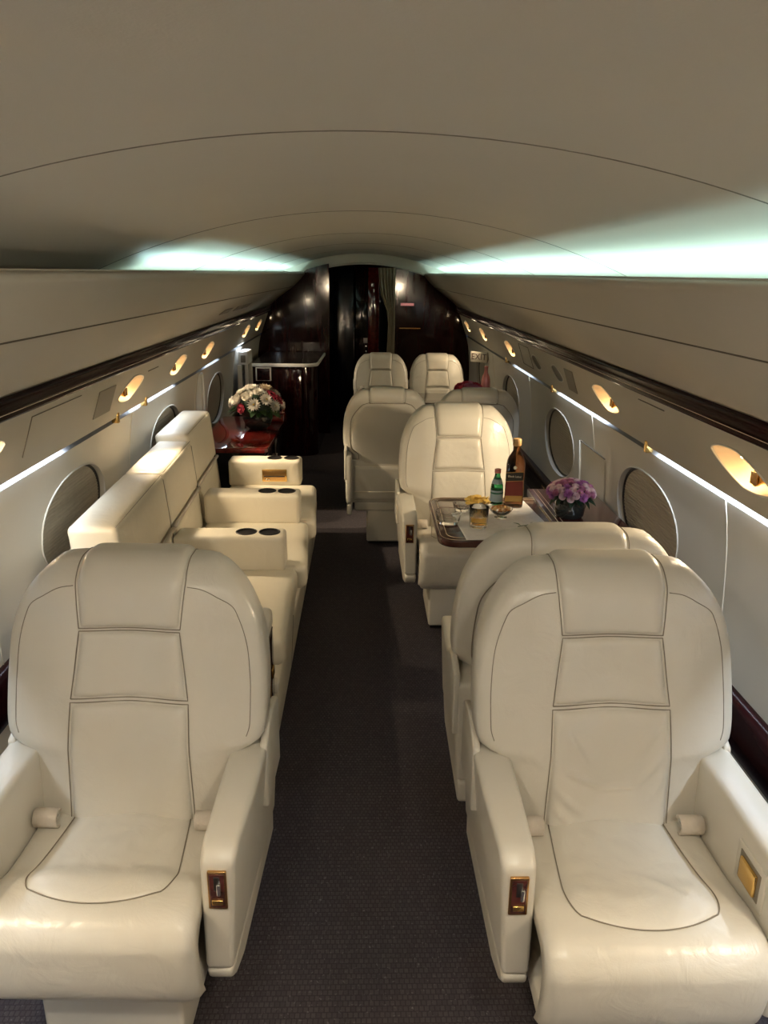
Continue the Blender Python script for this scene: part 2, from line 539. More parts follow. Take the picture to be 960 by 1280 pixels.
    prism('rear_skirt', [(.06, .28), (ysk + .005, .28), (ysk + .02, .56), (.10, .56)], 0, -.246 * ws, .246 * ws, 'leather_smooth', S, .012)
    if pocket:
        ex3 = lambda u, v: (crease(u, v, (.02, .9), (.30, .1), .05, .012) + crease(u, v, (.02, .55), (.2, .05), .04, .010)
                            + crease(u, v, (.98, .9), (.72, .15), .05, .008))
        def PP(u, v):
            z = .30 + .22 * v
            return ((2 * u - 1) * .225 * ws, ysk + .012 + .016 * (z - .28) / .28, z)
        patch('rear_pocket', PP, 40, 30, 'leather', S, .008, .004, 16, flip=True, extra=ex3)
        tube('pocket_elastic', [(-.225 * ws, ysk + .034, .36), (.225 * ws, ysk + .034, .36)], .004, 'piping', S)
    # seat cushion with waterfall front
    f = front
    path, L = spath([(.05, .452), (-.05, .450), (-.16, .455), (-f + .11, .470), (-f + .055, .468), (-f + .018, .448),
                     (-f, .41), (-f + .002, .36), (-f + .012, .30), (-f + .03, .255)], 80)
    def surf(x, s):
        s = max(0, min(1, s)) * 80
        i = min(79, int(s)); t = s - i
        y = path[i][0] * (1 - t) + path[i + 1][0] * t; z = path[i][1] * (1 - t) + path[i + 1][1] * t
        return y, z
    cw = (.236 if ws < .95 else .220) * ws
    def CP(u, v):
        x = (2 * u - 1) * cw
        y, z = surf(x, v)
        r = abs(2 * u - 1)
        k = max(0, (r - .8) / .2)
        dep = .030 * (1 - math.sqrt(max(0, 1 - k * k)))
        if v > .45: y += dep * min(1, (v - .45) * 5)
        z -= dep * (1 if v < .6 else max(0, 1 - (v - .6) * 5))
        return (x, y, z)
    vf = (f - .075) / L     # arclength share of the top
    def cex(u, v):
        a = noise.noise(Vector((u * 26, v * 4, seed * 2.3)))
        b = math.exp(-((v - vf - .09) / .07) ** 2) + .6 * math.exp(-((v - vf + .03) / .05) ** 2)
        return .0075 * a * b * min(1, max(0, (v - (f - .008) / L - .015) * 16))
    patch('seat_cushion', CP, 56, 90, 'leather', S, .004, .004, 24, flip=True, skirt=.005, extra=cex)
    vi = (f - .008) / L
    def IP(u, v):
        s = .012 + (vi - .012) * v
        w = (.128 + .030 * v) * ws
        if v > .70: w *= .74 + .26 * math.sqrt(max(0, 1 - ((v - .70) / .30) ** 2))
        x = (2 * u - 1) * w
        s -= .045 * (2 * u - 1) ** 2 * v * v
        y, z = surf(x, s)
        return (x, y, z)
    iex = lambda u, v: .0026 * noise.noise(Vector((u * 9, v * 9, seed * 4.4))) + (crease(u, v, (.55, .62), (.85, .9), .02, .003) if creases == 2 else crease(u, v, (.3, .9), (.7, .86), .05, .002))
    patch('seat_insert', IP, 50, 50, 'leather', S, .016, -.0036, 7, flip=True, skirt=0, extra=iex)
    rim = [IP(0, i / 40) for i in range(41)] + [IP(i / 40, 1) for i in range(1, 41)] + [IP(1, 1 - i / 40) for i in range(1, 41)]
    tube('inset_seam', [(p[0], p[1] - .003, p[2] + .0055) for p in rim], .0013, 'seam', S, 6)
    # arms
    a = aisle
    def arm(sgn, x0, x1, poly, taper, mname='armrest'):
        xs = (sgn * x0, sgn * x1)
        return prism(mname, poly, 0, min(xs), max(xs), 'leather_smooth', S, .014, 4, taper)
    if ws > .95: ai, ao = .217, .300
    else: ai, ao = .236 * ws, .236 * ws + .045
    # slightly in-leaning outer face
    def tp(co):
        t = max(0, min(1, (.57 - co.z) / .3))
        ax = abs(co.x)
        ax = ai + (ax - ai) * (1 - .22 * t)
        fr = max(0, min(1, (-.05 - co.y) / .25))
        ax -= .016 * fr * (ax - ai) / (ao - ai)
        return Vector((math.copysign(ax, co.x), co.y, co.z))
    yr = .205 + .04
    arm(a, ai, ao, [(yr, .300), (yr, .604), (.05, .606), (-.08, .602), (-.225, .588), (-.256, .562), (-.258, .300)], tp)
    prism('base_trim', [(yr, .297), (-.254, .297), (-.246, .268), (-.215, .243), (-.15, .228), (yr, .228)], 0,
          min(a * ai, a * (ao - .004)), max(a * ai, a * (ao - .004)), 'leather_smooth', S, .012, 3, tp)
    # window-side arm, broader and level
    wi, wo = ai - .002, ai + (.078 if ws > .95 else .045)
    arm(-a, wi, wo, [(yr, .285), (yr, .604), (.05, .608), (-.30, .604), (-.345, .58), (-.348, .285)], None)
    for q, xo in ((a, ao), (-a, wo)):
        prism('arm_upstand', [(yr, .45), (yr, .632), (.165, .650), (.115, .640), (.06, .612), (.05, .45)], 0, min(q * (xo - .016), q * (xo + .002)), max(q * (xo - .016), q * (xo + .002)), 'leather_smooth', S, .006, 3)
    # recessed gold ashtray in the inner face of that arm
    if ws > .95:
        xi = -a * wi
        def pl(x0, x1, y0, y1, z0, z1): return (min(x0, x1), y0, z0), (max(x0, x1), y1, z1)
        bx = lambda nm, d0, d1, y0, y1, z0, z1, mt, par, bv=.003: box(nm, *pl(xi + a * d0, xi + a * d1, y0, y1, z0, z1), mt, par, bv)
        fr = bx('ashtray_frame', -.002, .004, -.285, -.175, .475, .565, 'leather_smooth', S)
        bx('ashtray_well', .003, .0055, -.270, -.190, .488, .552, 'seam', fr, .001)
        bx('ashtray_lid', .004, .012, -.262, -.200, .494, .545, 'gold', fr, .004)
    # recline control in the nose of the aisle arm
    cxm = a * (ai + .035 if ws > .95 else ai + .022)
    pw = .0185
    yf = -.258
    dz = .035
    ctl = box('recline_control', (cxm - pw, yf - .005, .425 + dz), (cxm + pw, yf + .002, .513 + dz), 'brass_dark', S, .002)
    box('control_inset', (cxm - pw + .004, yf - .0065, .430 + dz), (cxm + pw - .004, yf - .003, .508 + dz), 'table_wood', ctl, .001)
    box('control_slot', (cxm - .006, yf - .0075, .470 + dz), (cxm + .006, yf - .004, .503 + dz), 'dark', ctl, .001)
    box('control_lever', (cxm + .001, yf - .016, .466 + dz), (cxm + .009, yf - .005, .492 + dz), 'chrome', ctl, .002)
    box('control_button', (cxm - .011, yf - .010, .438 + dz), (cxm + .011, yf - .005, .450 + dz), 'gold', ctl, .002)
    # lap belt ends tucked in the corners
    for s in (-1, 1):
        V, Fc = [], []
        x0 = s * (ai - .038)
        for i in range(15):
            t = i / 14
            an = -PI * .5 + t * PI * 1.35
            for w in (-.5, .5):
                V.append((x0 + w * .052, -.012 - .02 * math.cos(an) - .02, .478 + .022 * math.sin(an)))
        for i in range(14): Fc.append((2 * i, 2 * i + 1, 2 * i + 3, 2 * i + 2))
        o = link('belt_webbing', V, Fc, 'belt', S)
        md = o.modifiers.new('thick', 'SOLIDIFY'); md.thickness = .004
        box('belt_buckle', (x0 - .018, -.03, .462), (x0 + .018, -.008, .478), 'chrome', o, .003)
    # base pan, pedestal and floor track
    box('base_pan', (-cw + .015, -f + .07, .225), (cw - .015, ysk, .290), 'leather_smooth', S, .015)
    pw_ = .15 if ws > .95 else .115
    box('pedestal', (-pw_, -.22, .02), (pw_, .14, .230), 'leather_smooth', S, .012)
    box('floor_plate', (-pw_ + .01, -.20, 0), (pw_ - .01, .12, .022), 'dark', S, .004)
    return S

make_seat('club_chair', 'cream leather club seat nearest the camera on the sofa side of the aisle', (-.522, 1.48, 0), math.radians(-2), 1, seed=1)
make_seat('club_chair', 'cream leather club seat nearest the camera on the table side, creased lumbar panel', (.555, 1.45, 0), 0, -1, front=.372, creases=2, seed=2)
make_seat('club_chair', 'cream leather club seat facing away, back to back with the near creased seat', (.545, 2.06, 0), PI, 1, seed=3)
make_seat('club_chair', 'cream leather club seat facing the camera behind the table with bottles', (.465, 3.60, 0), 0, -1, ws=.965, seed=4)
make_seat('conference_chair', 'narrow cream seat facing away beside the aisle, fabric pocket sagging on its back', (.135, 4.74, 0), PI, 1, rec=17, ws=.87, pocket=True, seed=5, ztop=1.0)
make_seat('conference_chair', 'narrow cream seat facing away by the wall, only its top showing over the table seat', (.675, 4.74, 0), PI, 1, rec=17, ws=.87, seed=6, ztop=1.0)
make_seat('conference_chair', 'narrow cream seat at the cabin end, nearer the aisle, below the curtain', (.15, 6.83, 0), 0, -1, rec=16, ws=.83, seed=7, ztop=.95)
make_seat('conference_chair', 'narrow cream seat at the cabin end, nearer the wall and the crimson flowers', (.655, 6.83, 0), 0, -1, rec=16, ws=.83, seed=8, ztop=.95)

# ------------------------------------------------------------------ divan
def make_sofa():
    S = thing('divan', 'long cream leather three-place sofa with cup-holder armrests along the left wall', 'sofa', (-.7, 3.4, 0))
    S0 = Vector(S.location)
    def W(o):           # parts are written in world metres
        o.location = -S0; return o
    Ys = [2.40, 3.12, 3.77, 4.47]
    # base with a soft outward roll at the front
    base = [( -1.04, .03), (-.315, .03), (-.300, .06), (-.292, .20), (-.287, .30), (-.30, .325), (-1.04, .325)]
    W(prism('sofa_base', base, 1, 2.36, 4.55, 'sofa_leather', S, .008))
    for y in (2.9, 3.6, 4.2):
        W(tube('front_seam', [(-.3005, y, .06), (-.2915, y, .20), (-.2865, y, .30)], .0012, 'seam', S, 6))
    # seat cushions
    fn = lambda q: q
    for i in range(3):
        y0 = Ys[i] + (.004 if i else .025)
        y1 = Ys[i + 1] - .004
        k = .040 if i else .010
        fl = lambda q: (q[0] + (k * (1 - (q[1] - y0) / (y1 - y0)) if q[0] > -.6 else 0), q[1], q[2])
        W(cushion('sofa_cushion', (-.80, y0, .315), (-.284, y1, .432), 'sofa_leather', S, .034, (.0, .0, .010), 16, fl))
        W(tube('piping', [fl(p) for p in [(-.55, y0 + .012, .4245), (-.34, y0 + .012, .4245), (-.308, y0 + .022, .4225), (-.2965, y0 + .05, .4225), (-.2965, y1 - .05, .4225)]], .0022, 'piping', S, 6))
    # back: lower and upper stuffed panels, leaning to the wall
    for i in range(3):
        y0, y1 = Ys[i] + .002, Ys[i + 1] - .002
        fwd = -.012 if i == 2 else 0
        up = .03 if i == 2 else 0
        lean = lambda q: (q[0] - .10 * (q[2] - .40) - .036 * (q[1] - 2.4), q[1], q[2])
        W(cushion('lower_back_cushion', (-.95 + fwd, y0, .40), (-.765 + fwd, y1, .60), 'sofa_leather', S, .018, (.012, 0, 0), 16, lean))
        W(cushion('upper_back_cushion', (-.930 + fwd, y0, .605), (-.765 + fwd, y1, .842 + up), 'sofa_leather', S, .022, (.010, 0, .004), 18, lean))
        W(tube('back_piping', [(-.8125 + fwd - .036 * (y - 2.4), y, .8405 + up) for y in (y0 + .01, y1 - .01)], .0013, 'seam', S, 6))
        W(tube('back_strap', [(-.779 + fwd - .036 * (y - 2.4), y, .6035) for y in (y0 + .012, y1 - .012)], .009, 'belt', S, 8))
        W(tube('back_joint', [(-.765 - .10 * (z - .40) + fwd - .036 * (y1 - 2.4) - .004, y1 + .002, z) for z in (.45, .60, .815 + up)], .003, 'seam', S, 6))
    W(cushion('back_frame', (-1.03, 2.42, .30), (-.935, 4.45, .70), 'sofa_leather', S, .015, (0, 0, 0), 10, lambda q: (q[0] - .06 * (q[2] - .4), q[1], q[2])))
    # armrests with two cup wells each
    for i, y in enumerate((3.055, 3.70, 4.425)):
        x1 = (-.333, -.322, -.372)[i]
        arm = W(cushion('sofa_armrest', (-.80, y, .425), (x1, y + .135, .585), 'sofa_leather', S, .020, (0, .002, .002), 14))
        for k in (0, 1):
            c = (x1 - (.068, .068, .060)[i] - k * .098, y + .066, .586)
            W(lathe('cup_holder', [(.0455, -.004), (.0460, .0014), (.043, .0030), (.0405, .0016), (.039, -.045), (.0, -.045)], 'dark', S, 28, c))
            cutter = lathe('cutter', [(0, -.046), (.0445, -.046), (.0445, .03), (0, .03)], 'dark', None, 28, c)
            md = arm.modifiers.new('well', 'BOOLEAN'); md.object = cutter; md.operation = 'DIFFERENCE'; md.solver = 'EXACT'
            arm.location = (0, 0, 0); arm.parent = None
            bpy.context.view_layer.update()
            me = bpy.data.meshes.new_from_object(arm.evaluated_get(bpy.context.evaluated_depsgraph_get()))
            arm.modifiers.clear(); arm.data = me
            bpy.data.objects.remove(cutter)
            arm.parent = S; arm.location = -S0
        arm.data.polygons.foreach_set('use_smooth', [True] * len(arm.data.polygons))
        arm.data.set_sharp_from_angle(angle=math.radians(40))
    # gold ashtray in the far arm
    fr = W(box('ashtray_frame', (-.60, 4.419, .458), (-.455, 4.427, .532), 'gold', S, .004))
    ins = box('ashtray_well', (-.592, 4.4165, .465), (-.463, 4.421, .525), 'brass_dark', fr, .002)
    for x in (-.575, -.56): 
        lathe('ashtray_stud', [(.004, 0), (.004, .004), (.0, .006)], 'chrome', fr, 12, (0, 0, 0), lambda v, x=x: Vector((x + v.x, 4.416 - v.z, .472 + v.y)))
    box('ashtray_bar', (-.590, 4.412, .488), (-.466, 4.418, .494), 'dark', fr, .001)
    # near end panel with latch and slide foot
    W(box('end_panel', (-.90, 2.342, .05), (-.325, 2.362, .41), 'sofa_leather', S, .006))
    W(box('slide_rail', (-.330, 2.310, .055), (-.300, 2.344, .29), 'leather_smooth', S, .006))
    W(box('latch', (-.335, 2.305, .285), (-.284, 2.348, .325), 'leather_smooth', S, .008))
    W(box('rail_foot', (-.320, 2.300, .0), (-.304, 2.330, .06), 'white_plastic', S, .004))
    return S
make_sofa()

# small cabinet behind the near left seat
cab = thing('side_cabinet', 'narrow dark wood cabinet with cream padded top behind the near left seat', 'cabinet', (-.587, 2.225, 0))
box('cabinet_body', (-.36, -.075, .0), (.293, .068, .545), 'cherry_z', cab, .004)
cushion('padded_top', (-.365, -.08, .546), (.295, .072, .615), 'leather_smooth', cab, .02)
box('door_panel', (-.33, -.082, .06), (.27, -.073, .50), 'cherry_z', cab, .003)
tube('hinge_rod', [(.2945, -.05, .06), (.2945, -.05, .53)], .0022, 'brass_dark', cab)
box('door_latch', (.293, -.02, .40), (.301, .02, .43), 'gold', cab, .002)

# ------------------------------------------------------------------ cabin shell
Y0, Y1 = -1.2, 8.25
def strip(name, prof, y0, y1, mat, kind='structure', ny=2, nz=None, flip=False, thick=.012):
    """longitudinal sheet with a section profile [(x,z)...]"""
    P = prof
    V, Fc = [], []
    for j in range(ny + 1):
        for (x, z) in P: V.append((x, y0 + (y1 - y0) * j / ny, z))
    n = len(P)
    for j in range(ny):
        for i in range(n - 1):
            f = (j * n + i, j * n + i + 1, (j + 1) * n + i + 1, (j + 1) * n + i)
            Fc.append(f[::-1] if flip else f)
    o = link(name, V, Fc, mat)
    if kind: o['kind'] = kind
    if thick:
        md = o.modifiers.new('thick', 'SOLIDIFY'); md.thickness = thick
        k = len(o.data.polygons) // 2
        nrm, cen = o.data.polygons[k].normal, o.data.polygons[k].center
        inward = nrm.dot(Vector((0, cen.y, 1.0)) - cen) > 0
        md.offset = -1 if inward else 1
    return o

# floor
fl = box('floor', (-1.15, Y0, -.05), (1.15, 10.4, 0), 'carpet', None, 0); fl['kind'] = 'structure'

def ceil_z(x): return 1.832 - .262 * x * x
XC = .86
cp = [(XC * (-1 + 2 * i / 40), ceil_z(XC * (-1 + 2 * i / 40))) for i in range(41)]
ce = strip('ceiling', cp, Y0, Y1, 'headliner', flip=False, thick=.02)
# hairline transverse joints between headliner panels
for k, y in enumerate((1.14, 2.55, 3.95, 5.35, 6.75)):
    o = tube('trim_%d' % (k + 1), [(x * .98, y, ceil_z(x * .98) - .0002) for x, z in cp], .0012, 'faint_gap', None, 6); o['kind'] = 'structure'

def yz(prof_pts):
    f = catmull([p[1] for p in prof_pts], [p[0] for p in prof_pts])
    return f

TRIM = [5]
def trim(o):
    TRIM[0] += 1; o.name = 'trim_%d' % TRIM[0]; o['kind'] = 'structure'; return o

WALLX = yz([(.99, .0), (1.06, .15), (1.095, .32), (1.108, .48), (1.110, .62), (1.103, .76), (1.090, .90), (1.070, 1.02)])
PSUX = lambda z: .982 + (1.252 - z) * (.066 / .187)

def bay(name, sgn, y0, y1, z0, z1, X, hc, ha, hb, ex, mat, n=96, rings=7, depth=.03, tilt=0):
    """wall panel (y0..y1, z0..z1) on the section X(z) with a rounded hole; returns object and hole points"""
    V, Fc = [], []
    # boundary directions
    def rect(a):
        c, s = math.cos(a), math.sin(a)
        ty = ((y1 - hc[0]) / c if c > 0 else (y0 - hc[0]) / c) if abs(c) > 1e-9 else 1e9
        tz = ((z1 - hc[1]) / s if s > 0 else (z0 - hc[1]) / s) if abs(s) > 1e-9 else 1e9
        t = min(ty, tz)
        return hc[0] + c * t, hc[1] + s * t
    angs = [2 * PI * k / n for k in range(n)]
    for yy in (y0, y1):
        for zz in (z0, z1):
            an = math.atan2(zz - hc[1], yy - hc[0]) % (2 * PI)
            k = min(range(n), key=lambda k: abs((angs[k] - an + PI) % (2 * PI) - PI))
            angs[k] = an
    hole = []
    for a in angs:
        c, s = math.cos(a), math.sin(a)
        r = (abs(c / ha) ** ex + abs(s / hb) ** ex) ** (-1 / ex)
        hy, hz = hc[0] + r * c, hc[1] + r * s + tilt * r * c
        ry, rz = rect(a)
        hole.append((hy, hz))
        for j in range(rings + 1):
            t = (j / rings) ** 1.5
            y, z = hy + (ry - hy) * t, hz + (rz - hz) * t
            V.append((sgn * X(z), y, z))
    R = rings + 1
    for k in range(n):
        k2 = (k + 1) % n
        for j in range(rings):
            f = (k * R + j, k * R + j + 1, k2 * R + j + 1, k2 * R + j)
            Fc.append(f if sgn < 0 else f[::-1])
    # returns round the hole
    b0 = len(V)
    for (y, z) in hole: V.append((sgn * (X(z) + depth), y, z))
    for k in range(n):
        k2 = (k + 1) % n
        f = (k * R, k2 * R, b0 + k2, b0 + k)
        Fc.append(f if sgn < 0 else f[::-1])
    o = link(name, V, Fc, mat)
    o.data.set_sharp_from_angle(angle=math.radians(40))
    o['kind'] = 'structure'
    return o, hole

BEAM = 11
# the lamps swivel: where each one points, and how bright it is set
AIM = {(-1, 1.97): ((-.72, 2.72, .72), .7), (-1, 3.39): ((-.05, 3.20, 0), 1.5), (-1, 4.28): ((.12, 4.75, 0), 3.4), (-1, 5.11): ((-.6, 5.3, .6), .5),
       (-1, 6.80): ((.1, 6.9, .7), .6), (-1, 7.60): ((-.3, 7.2, .5), .25),
       (1, 1.99): ((.60, 1.85, 1.0), .7), (1, 3.21): ((.42, 3.60, .82), 1.5), (1, 5.44): ((-.25, 5.1, 0), 4.5), (1, 6.70): ((.55, 6.9, .70), .5), (1, 7.75): ((.3, 7.4, .4), .25)}
WIN = [1.45, 2.85, 4.25, 5.75, 7.25]
nw = [0]
def window(sgn, yc, hole, depth):
    nw[0] += 1
    side = 'left' if sgn < 0 else 'right'
    w = bpy.data.objects.new('window_%d' % nw[0], None); COL.objects.link(w); w['kind'] = 'structure'
    w.location = (sgn * 1.1, yc, .745)
    off = -Vector(w.location)
    # slim light bezel; the dark ring inside paints the reveal's shadow
    pts = [Vector((sgn * (WALLX(z) - .002), y, z)) for (y, z) in hole]
    V, Fc = tube_data(pts + [pts[0]], .0032, 8, False)
    o = link('window_bezel', V, Fc, 'liner', w); o.location = off
    pts = [Vector((sgn * (WALLX(z) + depth - .006), yc + (y - yc) * .985, .745 + (z - .745) * .98)) for (y, z) in hole]
    V, Fc = tube_data(pts + [pts[0]], .006, 8, False)
    o = link('window_gasket', V, Fc, 'gasket', w); o.location = off
    # pleated shade: horizontal ribs
    V, Fc = [], []
    a, b = .33, .178
    NZ, NYY = 140, 20
    for i in range(NZ + 1):
        z = .745 - b + 2 * b * i / NZ
        q = max(0, 1 - ((z - .745) / b) ** 2) ** .5
        for j in range(NYY + 1):
            y = yc + a * q * (-1 + 2 * j / NYY) * 1.0
            rib = .0028 * (1 - abs(((i / 5.0) % 1) * 2 - 1))
            V.append((sgn * (WALLX(z) + depth - .004 - rib), y, z))
    for i in range(NZ):
        for j in range(NYY):
            f = (i * (NYY + 1) + j, i * (NYY + 1) + j + 1, (i + 1) * (NYY + 1) + j + 1, (i + 1) * (NYY + 1) + j)
            Fc.append(f)
    o = link('pleated_shade', V, Fc, 'shade', w, smooth=False); o.location = off
    return w

for sgn in (-1, 1):
    side = 'left' if sgn < 0 else 'right'
    s = sgn
    # lower wall, dado rail
    strip('wall_lower_%s' % side, [(s * WALLX(z), z) for z in (0, .05, .1, .15, .2, .25, .3, .35)], Y0, Y1, 'liner', flip=sgn > 0)
    pr = [(s * (WALLX(.335) - .004), .335), (s * (WALLX(.36) - .022), .342), (s * (WALLX(.40) - .024), .39), (s * (WALLX(.45) - .024), .452), (s * (WALLX(.46) - .016), .468), (s * (WALLX(.47) + .002), .470)]
    trim(strip('dado', pr, Y0, 8.1, 'cherry', flip=sgn > 0))
    trim(tube('dado_line', [(s * (WALLX(.39) - .0255), Y0, .392), (s * (WALLX(.39) - .0255), 7.9, .392)], .0016, 'inlay'))
    # window bays
    yb = [.75, 2.15, 3.55, 5.0, 6.5, 8.2]
    strip('wall_fore_%s' % side, [(s * WALLX(z), z) for z in (.46, .55, .65, .75, .85, .95, 1.02)], Y0, .75, 'liner', flip=sgn > 0)
    for i, yc in enumerate(WIN):
        o, hole = bay('wall_%s_bay_%d' % (side, i + 1), sgn, yb[i], yb[i + 1], .46, 1.02, WALLX, (yc, .745), .335, .182, 2.15, M['liner'])
        window(sgn, yc, hole, .03)
    for y in yb[:-1]:
        trim(tube('bay_joint', [(s * (WALLX(z) - .0005), y, z) for z in [.47 + .55 * k / 12 for k in range(13)]], .0022, 'piping', None, 6))
    # lit slot: little ledge, recess and back
    led = [(s * 1.070, 1.02), (s * 1.083, 1.024), (s * 1.083, 1.10), (s * 1.062, 1.105)]
    strip('wall_slot_%s' % side, led, Y0, 8.2, 'slot', flip=sgn > 0, thick=.004)
    # service panel with reading lamps
    LY = {-1: [(.75, 1), (1.97, 1), (3.39, 1), (4.28, 1), (5.11, 1), (6.80, 1), (7.60, 1)],
          1: [(.70, 1), (1.99, 1), (3.21, 1), (4.06, 0), (4.57, 0), (5.44, 1), (6.70, 1), (7.75, 1)]}[sgn]
    cuts = [Y0] + [(LY[i][0] + LY[i + 1][0]) / 2 for i in range(len(LY) - 1)] + [8.2]
    for i, (yc, on) in enumerate(LY):
        ha, hb = (.172, .050) if on else (.12, .040)
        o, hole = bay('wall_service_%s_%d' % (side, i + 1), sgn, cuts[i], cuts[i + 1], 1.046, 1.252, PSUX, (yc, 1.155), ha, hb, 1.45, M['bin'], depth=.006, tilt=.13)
        sidew = 'sofa-side wall' if sgn < 0 else 'table-side wall'
        order = ['nearest the camera', 'second from the camera', 'third from the camera', 'fourth from the camera', 'fifth from the camera', 'sixth from the camera', 'seventh from the camera', 'eighth from the camera'][i]
        lab = ('lit amber' if on else 'dark unlit') + ' recessed reading lamp on the %s, %s' % (sidew, order)
        t = thing('reading_lamp', lab, 'lamp', (sgn * 1.01, yc, 1.155), 0, 'reading lamps along the service panels')
        off = -Vector(t.location)
        # scooped bowl
        V, Fc = [], []
        n = len(hole); K2 = 8
        for j in range(K2 + 1):
            q = j / K2
            for (y, z) in hole:
                yy = yc + (y - yc) * (1 - q); zz = 1.155 + (z - 1.155) * (1 - q)
                d = (.050 if on else .02) * math.sqrt(max(0, 1 - (1 - q) ** 2.6))
                V.append((sgn * (PSUX(zz) + .004 + d), yy, zz))
        for j in range(K2):
            for k in range(n):
                Fc.append((j * n + k, j * n + (k + 1) % n, (j + 1) * n + (k + 1) % n, (j + 1) * n + k))
        o = link('lamp_bowl', V, Fc, 'cup' if on else 'off_lens', t); o.location = off
        pts = [Vector((sgn * (PSUX(z) - .001), y, z)) for (y, z) in hole]
        V, Fc = tube_data(pts + [pts[0]], .003, 6, False)
        o = link('lamp_rim', V, Fc, 'bezel', t); o.location = off
        if on:
            # lens at the top of the bowl and ribbed air nozzle at its camera end
            o = lathe('lens', [(.0, 0), (.016, 0), (.018, .004), (.018, .012), (.0, .012)], 'lens', t, 20, (0, 0, 0),
                      lambda v: Vector((sgn * (PSUX(1.185) + .022), yc - .005, 1.187)) + Vector((v.x * .9, v.y * 1.5, v.z))); o.location = off
            nz = lathe('air_nozzle', [(.0, .0), (.012, 0), (.016, .006), (.017, .018), (.022, .024), (.022, .030), (.0, .030)][::-1], 'gold', t, 20, (0, 0, 0),
                       lambda v: Vector((sgn * (PSUX(1.15) + .040 - v.z * 1.1), yc - .066 + v.y, 1.148 + v.x))); nz.location = off
            for k in range(5):
                oo = box('nozzle_rib', (-.002, -.003, -.017), (.004, .003, .017), 'brass_dark', nz, .001)
                oo.location = (sgn * (PSUX(1.15) + .004), yc - .066 - .014 + .007 * k, 1.148)
            L = bpy.data.lights.new('reading_bulb', 'POINT'); L.energy = .22; L.color = (1.0, .80, .52); L.shadow_soft_size = .010
            lo = bpy.data.objects.new('reading_bulb', L); COL.objects.link(lo); lo.parent = t
            lo.location = (sgn * (PSUX(1.165) + .012 - 1.01), 0, .012)
            L = bpy.data.lights.new('reading_beam', 'SPOT'); L.energy = BEAM; L.color = (1.0, .80, .54); L.shadow_soft_size = .02
            L.spot_size = math.radians(95); L.spot_blend = .8
            lo = bpy.data.objects.new('reading_beam', L); COL.objects.link(lo); lo.parent = t
            lo.location = (sgn * (PSUX(1.16) - .004 - 1.01), 0, .0)
            src = Vector((sgn * (PSUX(1.16) - .004), yc, 1.155))
            aim, pw = AIM.get((sgn, yc), ((sgn * .30, yc, 0), 1.0))
            L.energy = BEAM * pw
            if pw > 2: L.spot_size = math.radians(48)
            lo.rotation_euler = (Vector(aim) - src).to_track_quat('-Z', 'Y').to_euler()
    # wood rail with its thin highlight drawn as a pale line
    pr = [(s * .985, 1.250), (s * .972, 1.252), (s * .964, 1.262), (s * .966, 1.268), (s * .956, 1.276), (s * .953, 1.290), (s * .955, 1.300), (s * .947, 1.306), (s * .948, 1.318), (s * .962, 1.322)]
    trim(strip('rail', pr, Y0, 8.2, 'cherry', flip=sgn > 0, thick=.004))
    trim(tube('rail_line', [(s * .9585, Y0, 1.2735), (s * .9585, 8.2, 1.2735)], .0014, 'inlay'))
    # bin face
    pb, _ = spath([(.962, 1.318), (.90, 1.372), (.84, 1.419), (.775, 1.465), (.715, 1.510), (.660, 1.563), (.622, 1.606), (.602, 1.634), (.604, 1.643), (.614, 1.6455)], 30)
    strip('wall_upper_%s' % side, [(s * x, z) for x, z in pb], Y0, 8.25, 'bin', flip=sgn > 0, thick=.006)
    trim(tube('bin_joint', [(s * .7195, Y0, 1.5055), (s * .7195, 8.25, 1.5055)], .0022, 'seamline', None, 6))
    # cove trough behind the lip
    tr_ = [(s * .614, 1.6455), (s * .655, 1.6455), (s * .660, 1.640), (s * .668, 1.590), (s * .695, 1.560), (s * .80, 1.550), (s * .88, 1.60), (s * .88, 1.70)]
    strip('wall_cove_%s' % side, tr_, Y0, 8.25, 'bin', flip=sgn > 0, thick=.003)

def area(name, loc, sx, sy, power, col, rot, spread=PI):
    L = bpy.data.lights.new(name, 'AREA'); L.shape = 'RECTANGLE'; L.size = sx; L.size_y = sy
    L.energy = power; L.color = col; L.spread = spread
    o = bpy.data.objects.new(name, L); COL.objects.link(o); o.location = loc; o.rotation_euler = rot
    return o
CYAN = (.58, .92, .90)
COOL = (.72, .84, 1.0)
# cove tubes lie low in the trough: the lip cuts their light off along the ceiling
def cove(s, y0, y1, p):
    area('cove_tube', (s * .742, (y0 + y1) / 2, 1.572), .03, y1 - y0, p * (y1 - y0), CYAN, (PI, 0, 0))
cove(1, -1.1, 8.2, 1.1)
cove(-1, 2.85, 8.2, 1.1)
# strip lights under the service panels
def ledstrip(s, y0, y1, p):
    area('led_strip', (s * 1.0635, (y0 + y1) / 2, 1.058), .008, y1 - y0, p * (y1 - y0), COOL, (0, 0, 0))
for a, b, p in ((-1.0, 2.72, 2.8), (3.35, 4.25, 1.6), (4.95, 5.6, .8)): ledstrip(1, a, b, p)
for a, b, p in ((-1.0, 2.72, 2.4), (3.55, 4.4, 1.6), (5.3, 5.8, .8)): ledstrip(-1, a, b, p)
# brass clips at strip ends
CL = [(1, 2.78), (1, 4.28), (1, 5.75), (-1, 3.28), (-1, 3.72)]
for s, y in CL:
    trim(box('clip', (min(s * 1.045, s * 1.075), y - .012, 1.022), (max(s * 1.045, s * 1.075), y + .012, 1.066), 'gold', None, .004))

